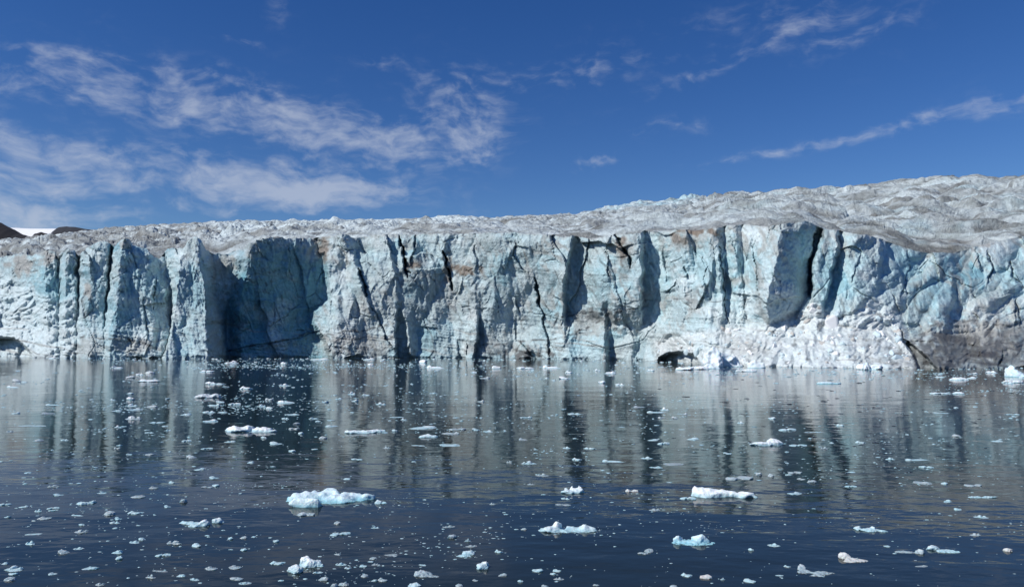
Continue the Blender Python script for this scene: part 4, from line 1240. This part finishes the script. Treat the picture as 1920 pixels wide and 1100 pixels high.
# ---- smaller floes at the places the photograph shows: x, y, width, height in photo pixels
SMALL = """30,715,20,7 25,726,32,5 55,694,5,9 33,695,14,4 220,690,24,6 252,676,14,4 352,677,14,3 432,681,26,7 410,676,10,3 243,708,18,5
262,703,16,5 280,700,18,6 292,693,12,4 388,697,30,5 423,725,14,3 463,729,26,7 465,735,6,3 243,738,18,3 245,749,16,7 314,747,12,4
211,750,16,4 247,761,26,6 285,763,24,5 220,770,20,4 250,768,30,5 350,777,22,5 414,754,20,5 400,760,26,5 440,758,24,5 392,773,26,5
417,773,20,4 250,786,36,9 295,792,32,4 392,790,32,7 315,807,14,4 223,801,18,6 277,806,12,4 280,811,20,3 308,799,14,3 400,803,8,3
72,826,20,5 121,825,16,4 305,828,12,4 350,827,18,5 224,835,14,4 220,841,14,4 388,841,22,4 418,837,10,3 432,828,24,4 280,852,20,4
243,852,14,4 358,858,22,8 470,867,14,5 375,880,22,5 100,759,30,4 30,775,16,4 90,775,26,4 170,786,14,3 20,809,20,4 60,798,60,2
6,763,12,4 532,683,14,6 600,674,40,4 653,681,10,3 695,685,14,5 693,674,24,4 817,690,36,7 930,691,18,7 888,698,12,5 910,709,22,4
902,687,14,4 583,700,12,4 536,704,8,4 551,707,8,4 533,723,24,6 550,726,10,2 660,739,16,7 630,741,12,4 687,741,16,5 610,754,14,4
634,748,14,4 665,752,14,5 715,758,22,6 750,748,10,3 752,728,12,3 815,737,12,3 857,739,12,4 855,748,12,4 805,754,14,4 902,753,16,5
535,755,38,7 491,762,18,6 505,766,14,5 505,750,18,5 545,777,32,4 589,785,18,5 558,782,5,5 535,785,16,4 557,795,14,5 595,790,14,3
620,788,16,3 621,799,28,5 564,813,12,5 495,821,14,5 552,804,22,4 517,832,24,6 605,822,16,6 548,846,14,5 576,860,10,4 590,842,14,3
622,840,5,3 725,840,16,5 669,861,24,4 740,808,12,5 722,811,18,3 795,802,60,7 845,813,36,7 857,805,34,5 893,806,16,5 913,809,20,5
840,834,46,5 784,835,30,3 865,846,5,4 757,787,14,5 745,782,30,3 512,875,14,4 955,867,12,5 927,793,8,5 865,789,10,3 856,783,16,2
660,773,12,3 765,772,10,3 1035,690,36,7 985,691,34,5 1068,699,18,5 1060,710,24,6 1026,709,12,3 1129,718,14,6 1120,695,16,5 1143,700,24,6
1162,722,18,5 1183,730,6,4 1195,699,10,6 1220,695,16,4 1195,680,10,4 1155,684,10,3 1240,679,12,4 1256,686,12,4 1190,710,8,3 1197,763,24,4
1247,769,18,8 1230,773,34,5 1265,784,14,5 1283,777,16,5 1240,783,18,4 1230,797,18,3 1248,810,10,5 1280,805,12,4 1300,823,30,5 1292,816,7,4
1388,793,14,5 1383,809,12,4 1428,743,4,4 1357,779,8,4 1057,767,14,4 1077,776,28,4 985,783,26,5 1127,788,10,4 1165,800,12,3 1182,796,8,4
1163,826,8,4 1187,832,8,3 1244,832,24,6 1225,825,24,4 1062,840,16,5 1105,841,24,5 1083,862,20,6 980,824,18,5 990,869,30,9 1150,865,42,7
1212,859,24,6 1260,870,44,4 1228,876,26,5 1365,850,18,4 1348,854,12,3 1080,721,8,4 1085,741,12,3 1448,785,14,5 1476,806,36,6 1525,810,40,3
1496,835,34,5 1475,847,10,5 1545,841,16,5 1455,718,18,2 1475,706,16,3 1647,857,12,4 1670,861,18,6 1720,862,50,7 1737,876,28,6 1795,818,18,6
1735,816,6,4 1615,830,20,5 1870,827,24,4 1897,777,26,4 1875,781,8,3 1896,784,14,3 1793,764,10,2 1765,774,30,3 1848,741,8,3 1575,798,16,5
1657,766,8,5 1659,728,8,3 1762,702,14,3 1762,707,20,3 1764,713,8,4 1822,709,22,4 1822,701,26,4 1858,699,26,6 1892,719,20,4 1915,709,16,4
53,886,16,3 45,895,12,3 46,907,12,4 100,912,22,6 133,906,10,4 148,906,12,4 192,924,20,5 322,905,12,5 401,896,18,5 390,913,22,4
405,911,14,6 288,915,18,6 258,931,30,6 345,941,14,9 314,950,12,5 10,946,22,6 45,950,20,5 100,953,22,6 97,957,14,4 72,958,16,7
110,928,18,5 204,964,20,9 255,962,30,8 238,958,9,4 146,966,26,5 83,972,26,7 62,976,8,5 15,969,13,5 215,980,20,6 222,973,13,6
154,984,14,5 154,997,24,8 215,990,14,3 64,1001,30,5 57,1019,22,10 118,1036,24,10 147,1028,20,6 187,1034,11,4 222,1035,22,9 223,1047,16,8
252,1016,24,7 266,1011,16,6 327,1018,30,10 369,1023,20,8 306,1041,28,8 10,1056,12,6 28,1067,36,13 25,1076,18,6 17,1087,20,9 97,1076,17,5
170,1065,30,7 283,1082,20,10 300,1070,32,6 340,1079,18,7 365,1086,22,7 395,1066,26,8 440,1064,26,8 445,1085,30,8 458,1093,24,7 188,1096,18,7
240,1083,12,4 432,1010,12,6 457,1008,14,6 475,1006,14,4 457,1031,14,6 433,1030,11,3 388,1004,11,5 650,898,15,3 632,981,13,6 638,1001,38,8
704,989,16,5 754,1009,10,4 842,987,25,6 923,945,12,5 949,964,11,5 795,1018,10,4 803,1027,9,4 820,1024,10,3 849,1007,18,9 877,1014,12,8
885,1024,22,6 908,997,8,4 945,1009,8,5 936,1035,17,8 734,1040,28,5 633,1039,16,5 669,1049,10,5 638,1058,22,8 653,1065,14,5 681,1061,14,5
704,1058,16,5 695,1053,12,4 699,1047,14,5 522,1056,30,9 607,1086,20,10 597,1073,20,6 573,1085,10,5 526,1088,14,4 683,1080,14,6 717,1088,20,9
702,1088,12,5 645,1096,20,11 628,1099,14,9 667,1093,6,5 777,1099,26,11 793,1059,16,4 942,1078,18,7 891,1088,12,5 860,1098,14,6 518,1015,12,6
1017,891,26,7 995,908,16,4 1019,927,10,3 1060,935,18,5 1056,946,30,4 1256,904,14,4 1290,935,30,8 1171,956,7,4 1229,956,22,6 1283,953,11,5
1385,897,58,9 1424,890,13,7 1423,900,10,4 967,992,10,5 982,992,12,5 1001,1003,9,5 1128,1003,9,4 1153,1024,10,5 1009,1070,22,8 1044,1070,16,6
1037,1076,12,5 1048,1085,20,7 976,1090,12,6 1022,1099,14,6 1289,1079,22,8 1326,1083,24,10 1355,1086,10,6 1405,1089,23,8 1118,1097,13,5 1262,1099,14,5
1408,1031,11,6 1490,886,30,5 1480,890,14,4 1445,893,12,7 1502,898,16,4 1524,904,18,7 1595,912,22,5 1488,925,28,6 1516,957,6,6 1597,885,16,3
1730,905,32,7 1771,907,12,5 1825,910,34,6 1777,940,22,6 1795,955,14,5 1840,969,26,7 1830,1003,20,7 1450,1022,24,8 1477,1062,14,5 1543,1080,11,5
1461,1078,16,3 1677,1037,8,4 1665,1024,14,3 1888,1032,18,9 1902,1075,8,5 1728,1061,26,5"""
small = [tuple(float(q) for q in s.split(',')) for s in SMALL.split()]
WARM_AT = {(1888, 1032), (1326, 1083)}


def piece_mesh(name, kind, seed):
    """one kind of small floe, unit width 1 in x, its base under the water"""
    lay = {'slab': [(0, 0, 1.0, .7, .55), (.18, .05, .5, .5, 1.0)], 'dome': [(0, 0, .9, .75, 1.0), (-.25, .1, .5, .5, .7)],
           'twin': [(-.25, 0, .5, .5, .9), (.22, 0, .55, .45, .8), (0, 0, .8, .3, .35)], 'sliver': [(0, 0, 1.0, .35, .6), (-.3, 0, .35, .3, 1.0)],
           'spike': [(0, 0, .95, .6, .45), (-.1, 0, .35, .35, 1.1), (.25, .05, .25, .3, .8)], 'plate': [(0, 0, 1.0, .8, .5), (.2, -.1, .6, .6, .8)]}[kind]
    V, F, n0 = [], [], 0
    for i, (dx, dy, w, dp, h) in enumerate(lay):
        v = hewn(ICO2[0], seed * 5 + i, 12, .22) * np.array([w / 2, dp / 2, h])
        v[:, 2] = np.where(v[:, 2] < 0, v[:, 2] * .3, v[:, 2])
        v += np.array([dx, dy, 0])
        V.append(v)
        F.append(ICO2[1] + n0)
        n0 += len(v)
    V = np.concatenate(V)
    V[:, 2] /= V[:, 2].max()
    V[:, 0] /= (V[:, 0].max() - V[:, 0].min())
    return mesh_np(name, V, np.concatenate(F), smooth=False)


KIND_WORDS = {'slab': 'ice slab', 'dome': 'ice lump', 'twin': 'two-lobed floe', 'sliver': 'ice sliver', 'spike': 'knobbly floe', 'plate': 'ice plate'}
TONES = {'white': FLOE_WHITE, 'grey': FLOE_GREY, 'cream': FLOE_WARM}
VARI = {}
for tn, tm in TONES.items():
    for kd in KIND_WORDS:
        for v_ in range(2):
            me = piece_mesh(f'{kd}_floe', kd, len(VARI) + 1)
            me.materials.append(tm)
            VARI[(tn, kd, v_)] = me


def where(x, y):
    col = 'left edge' if x < 240 else 'left' if x < 640 else 'centre' if x < 1280 else 'right' if x < 1680 else 'right edge'
    if y < 700:
        row = {'left edge': 'close under the left ice slope', 'left': 'close under the shaded buttress', 'centre': 'close under the cracked wall',
               'right': 'close under the white rubble', 'right edge': 'close under the right ice slope'}[col]
    elif y < 790:
        row = {'left edge': 'in the reflection of the left ice slope', 'left': 'in the drift of brash below the slender pillar', 'centre': 'in the reflection of the cracked wall',
               'right': 'in the reflection of the white rubble', 'right edge': 'in the reflection of the right ice slope'}[col]
    elif y < 900:
        row = {'left edge': 'in the outer reflection at the far left', 'left': 'around the white boat-shaped floe', 'centre': 'in the outer reflection near the centre',
               'right': 'around the white slab floe', 'right edge': 'in the outer reflection at the far right'}[col]
    elif y < 1010:
        row = {'left edge': 'on the open blue water at the far left', 'left': 'around the knobbly white floe', 'centre': 'on the open water around the two-humped white floe',
               'right': 'around the large smooth white floe', 'right edge': 'on the open blue water at the far right'}[col]
    else:
        row = {'left edge': 'at the bottom left corner', 'left': 'around the peaked lump at the bottom', 'centre': 'at the bottom centre',
               'right': 'near the bottom around the cream floe', 'right edge': 'at the bottom right corner'}[col]
    return row


order = sorted(small, key=lambda s: -s[2] * s[3] * (1 if s[1] > 700 else .9))
LIMIT = 298 - len(HEROES) - 2
single, rest = order[:LIMIT], order[LIMIT:]
RNG2 = random.Random(5)
named = {}
for x, y, w, h in single:
    k, dist, kd = px2m(y)
    gx, gy = ground(x, y)
    ar = h / w
    if ar < .2:
        kd_ = RNG2.choice(['sliver', 'slab', 'twin'])
    elif ar < .32:
        kd_ = RNG2.choice(['slab', 'twin', 'plate', 'spike'])
    else:
        kd_ = RNG2.choice(['dome', 'spike', 'plate', 'dome'])
    tn = 'cream' if (int(x), int(y)) in WARM_AT else ('grey' if RNG2.random() < (.45 if y > 880 else .18) else 'white')
    o = bpy.data.objects.new('ice_floe', VARI[(tn, kd_, RNG2.randint(0, 1))])
    COL.objects.link(o)
    o.location = (gx, gy, 0)
    depth_px = (y - HOR) / dist * (w * k) * .55             # how tall its top looks from above
    hz = max(h - depth_px * .8, h * .28) * k * .85
    flip = RNG2.choice((0, math.pi))
    o.rotation_euler = (0, 0, flip + RNG2.uniform(-.35, .35))
    o.scale = (w * k, w * k * RNG2.uniform(.75, 1.15), hz)
    size = 'small' if w < 18 else 'middling'
    named.setdefault(f'{size} {tn} {KIND_WORDS[kd_]} {where(x, y)}', []).append((x, o))
ORD = ['', 'second', 'third', 'fourth', 'fifth', 'sixth', 'seventh', 'eighth', 'ninth', 'tenth']
for lab, os_ in named.items():
    os_.sort(key=lambda q: q[0])
    for i, (_, o) in enumerate(os_):
        t = '' if len(os_) == 1 else ', leftmost' if i == 0 else ', rightmost' if i == len(os_) - 1 else f', {ORD[i]} from left'
        tag(o, lab + t, 'ice floe', 'small ice floes drifting on the water')

# ---- brash: countless crumbs of ice
def crumbs(name, pts, mat, label, flat=.5, seed=3):
    rg = np.random.default_rng(seed)
    base = [hewn(ICO1[0], 400 + i, 9, .3) for i in range(8)]
    V, F, n0 = [], [], 0
    for x, y, w in pts:
        k, dist, kd = px2m(y)
        gx, gy = ground(x, y)
        v = base[rg.integers(0, 8)].copy()
        a = rg.uniform(0, 6.28)
        ca, sa = math.cos(a), math.sin(a)
        v = np.stack([v[:, 0] * ca - v[:, 1] * sa, v[:, 0] * sa + v[:, 1] * ca, v[:, 2]], axis=1)
        v = v * np.array([w * k / 2 * rg.uniform(.8, 1.3), w * k / 2 * rg.uniform(.5, .9), w * k * rg.uniform(.12, .4) * flat])
        v += np.array([gx, gy, 0])
        V.append(v)
        F.append(ICO1[1] + n0)
        n0 += len(v)
    o = link(name, mesh_np(name, np.concatenate(V), np.concatenate(F), smooth=False), mat)
    tag(o, label, 'brash ice', kind='stuff')
    return o


DRIFT = [(600, 687, 110, 3.5, 520), (420, 686, 50, 3.5, 140), (760, 688, 80, 4, 130), (250, 762, 55, 8, 200), (435, 758, 55, 10, 260), (560, 760, 60, 12, 130),
         (120, 766, 70, 10, 130), (700, 755, 120, 18, 160), (1000, 690, 90, 5, 130), (1230, 694, 90, 4, 110), (1500, 702, 130, 5, 150), (1250, 770, 45, 28, 100),
         (1000, 760, 120, 40, 130), (600, 800, 300, 45, 160), (300, 830, 250, 60, 110), (1400, 800, 250, 60, 140), (1750, 800, 150, 70, 90), (800, 1020, 100, 24, 110),
         (650, 1072, 80, 18, 70), (100, 930, 110, 40, 70), (300, 1040, 160, 35, 80), (960, 905, 700, 90, 330), (1780, 706, 80, 6, 80), (840, 808, 60, 4, 60)]
pts = [(x, y, RNG2.uniform(w * .8, w * 1.1)) for x, y, w, h in rest]
for cx, cy, sx, sy, cnt in DRIFT:
    for _ in range(cnt):
        x, y = RNG2.gauss(cx, sx), RNG2.gauss(cy, sy)
        lo = np.interp(x, [p[0] for p in WLINE], [p[1] for p in WLINE]) + 6
        if y < lo or y > 1180 or x < -160 or x > 2080:
            continue
        pts.append((x, y, RNG2.choice((2, 2.5, 3, 3.5, 4.5, 6)) * (1 + .25 * (y > 880))))
for _ in range(150):                                     # drift lines
    cx, cy = RNG2.uniform(-100, 2020), 676 + 320 * RNG2.random() ** 1.7
    for _ in range(RNG2.randint(5, 26)):
        x, y = RNG2.gauss(cx, 34), RNG2.gauss(cy, 1.0 + (cy - 670) * .02)
        if y > np.interp(x, [p[0] for p in WLINE], [p[1] for p in WLINE]) + 4 and -160 < x < 2080:
            pts.append((x, y, min(9, 1.6 + RNG2.expovariate(.6))))
for _ in range(150):
    cx, cy = RNG2.uniform(-100, 2020), 690 + 200 * RNG2.random() ** 1.4
    for _ in range(RNG2.randint(4, 20)):
        x, y = RNG2.gauss(cx, 26), RNG2.gauss(cy, .8 + (cy - 670) * .02)
        if y > np.interp(x, [p[0] for p in WLINE], [p[1] for p in WLINE]) + 4 and -160 < x < 2080:
            pts.append((x, y, min(11, 1.8 + RNG2.expovariate(.5))))
for _ in range(520):                                     # slush packed along the foot of the ice
    x = RNG2.uniform(-150, 2060)
    y = np.interp(x, [p[0] for p in WLINE], [p[1] for p in WLINE]) + 1.5 + RNG2.expovariate(.5)
    pts.append((x, y, min(12, 2 + RNG2.expovariate(.4))))
for _ in range(520):                                     # single crumbs on the open water
    x, y = RNG2.uniform(-120, 2040), RNG2.uniform(880, 1150)
    pts.append((x, y, min(10, 2.2 + RNG2.expovariate(.7))))
crumbs('brash_ice', pts, FLOE_WHITE, 'drifting crumbs of white brash ice scattered over the water')
pts = []
for _ in range(230):
    x, y = RNG2.gauss(1600, 190), RNG2.gauss(790, 70)
    lo = np.interp(x, [p[0] for p in WLINE], [p[1] for p in WLINE]) + 8
    if lo < y < 985 and x < 2060:
        pts.append((x, y, RNG2.uniform(5, 15)))
crumbs('dark_brash_ice', pts, FLOE_DARK, 'dark clear ice slivers floating in the right-hand reflection', .25, 9)

# ---- blocks lying on the rubble at the foot of the cliff
apron = parts.get(16)
if apron is not None:
    bmesh_list = []
    for v_ in range(5):
        bmh = bmesh.new()
        rb = random.Random(600 + v_)
        for _ in range(13):
            q = Vector((rb.gauss(0, 1), rb.gauss(0, 1), rb.gauss(0, 1))).normalized() * rb.uniform(.75, 1.1)
            bmh.verts.new(q)
        hull = bmesh.ops.convex_hull(bmh, input=bmh.verts)
        bmesh.ops.delete(bmh, geom=[g for g in hull['geom_interior'] if isinstance(g, bmesh.types.BMVert)], context='VERTS')
        bmesh.ops.bevel(bmh, geom=bmh.edges[:], offset=.08, segments=1, affect='EDGES')
        me = bpy.data.meshes.new('ice_boulder')
        bmh.to_mesh(me)
        bmh.free()
        me.materials.append((RUB_A, RUB_B, RUB_A, RUB_C, RUB_B)[v_])
        bmesh_list.append(me)
    cand = np.argwhere((zap > .8) & (py < yw - 6))
    rg = np.random.default_rng(21)
    for r_, c_ in cand[rg.choice(len(cand), 130, replace=False)]:
        p = P[r_, c_] - GOFF
        o = bpy.data.objects.new('ice_boulder', bmesh_list[rg.integers(0, 5)])
        COL.objects.link(o)
        o.parent = apron
        s = float(rg.choice([.3, .4, .5, .7, 1.0, 1.5], p=[.29, .24, .22, .15, .08, .02]))
        o.location = (p[0], p[1] + .35 * s, p[2] - .1 * s)
        o.rotation_euler = tuple(rg.uniform(0, 6.28, 3))
        o.scale = (s, s * .9, s * .8)
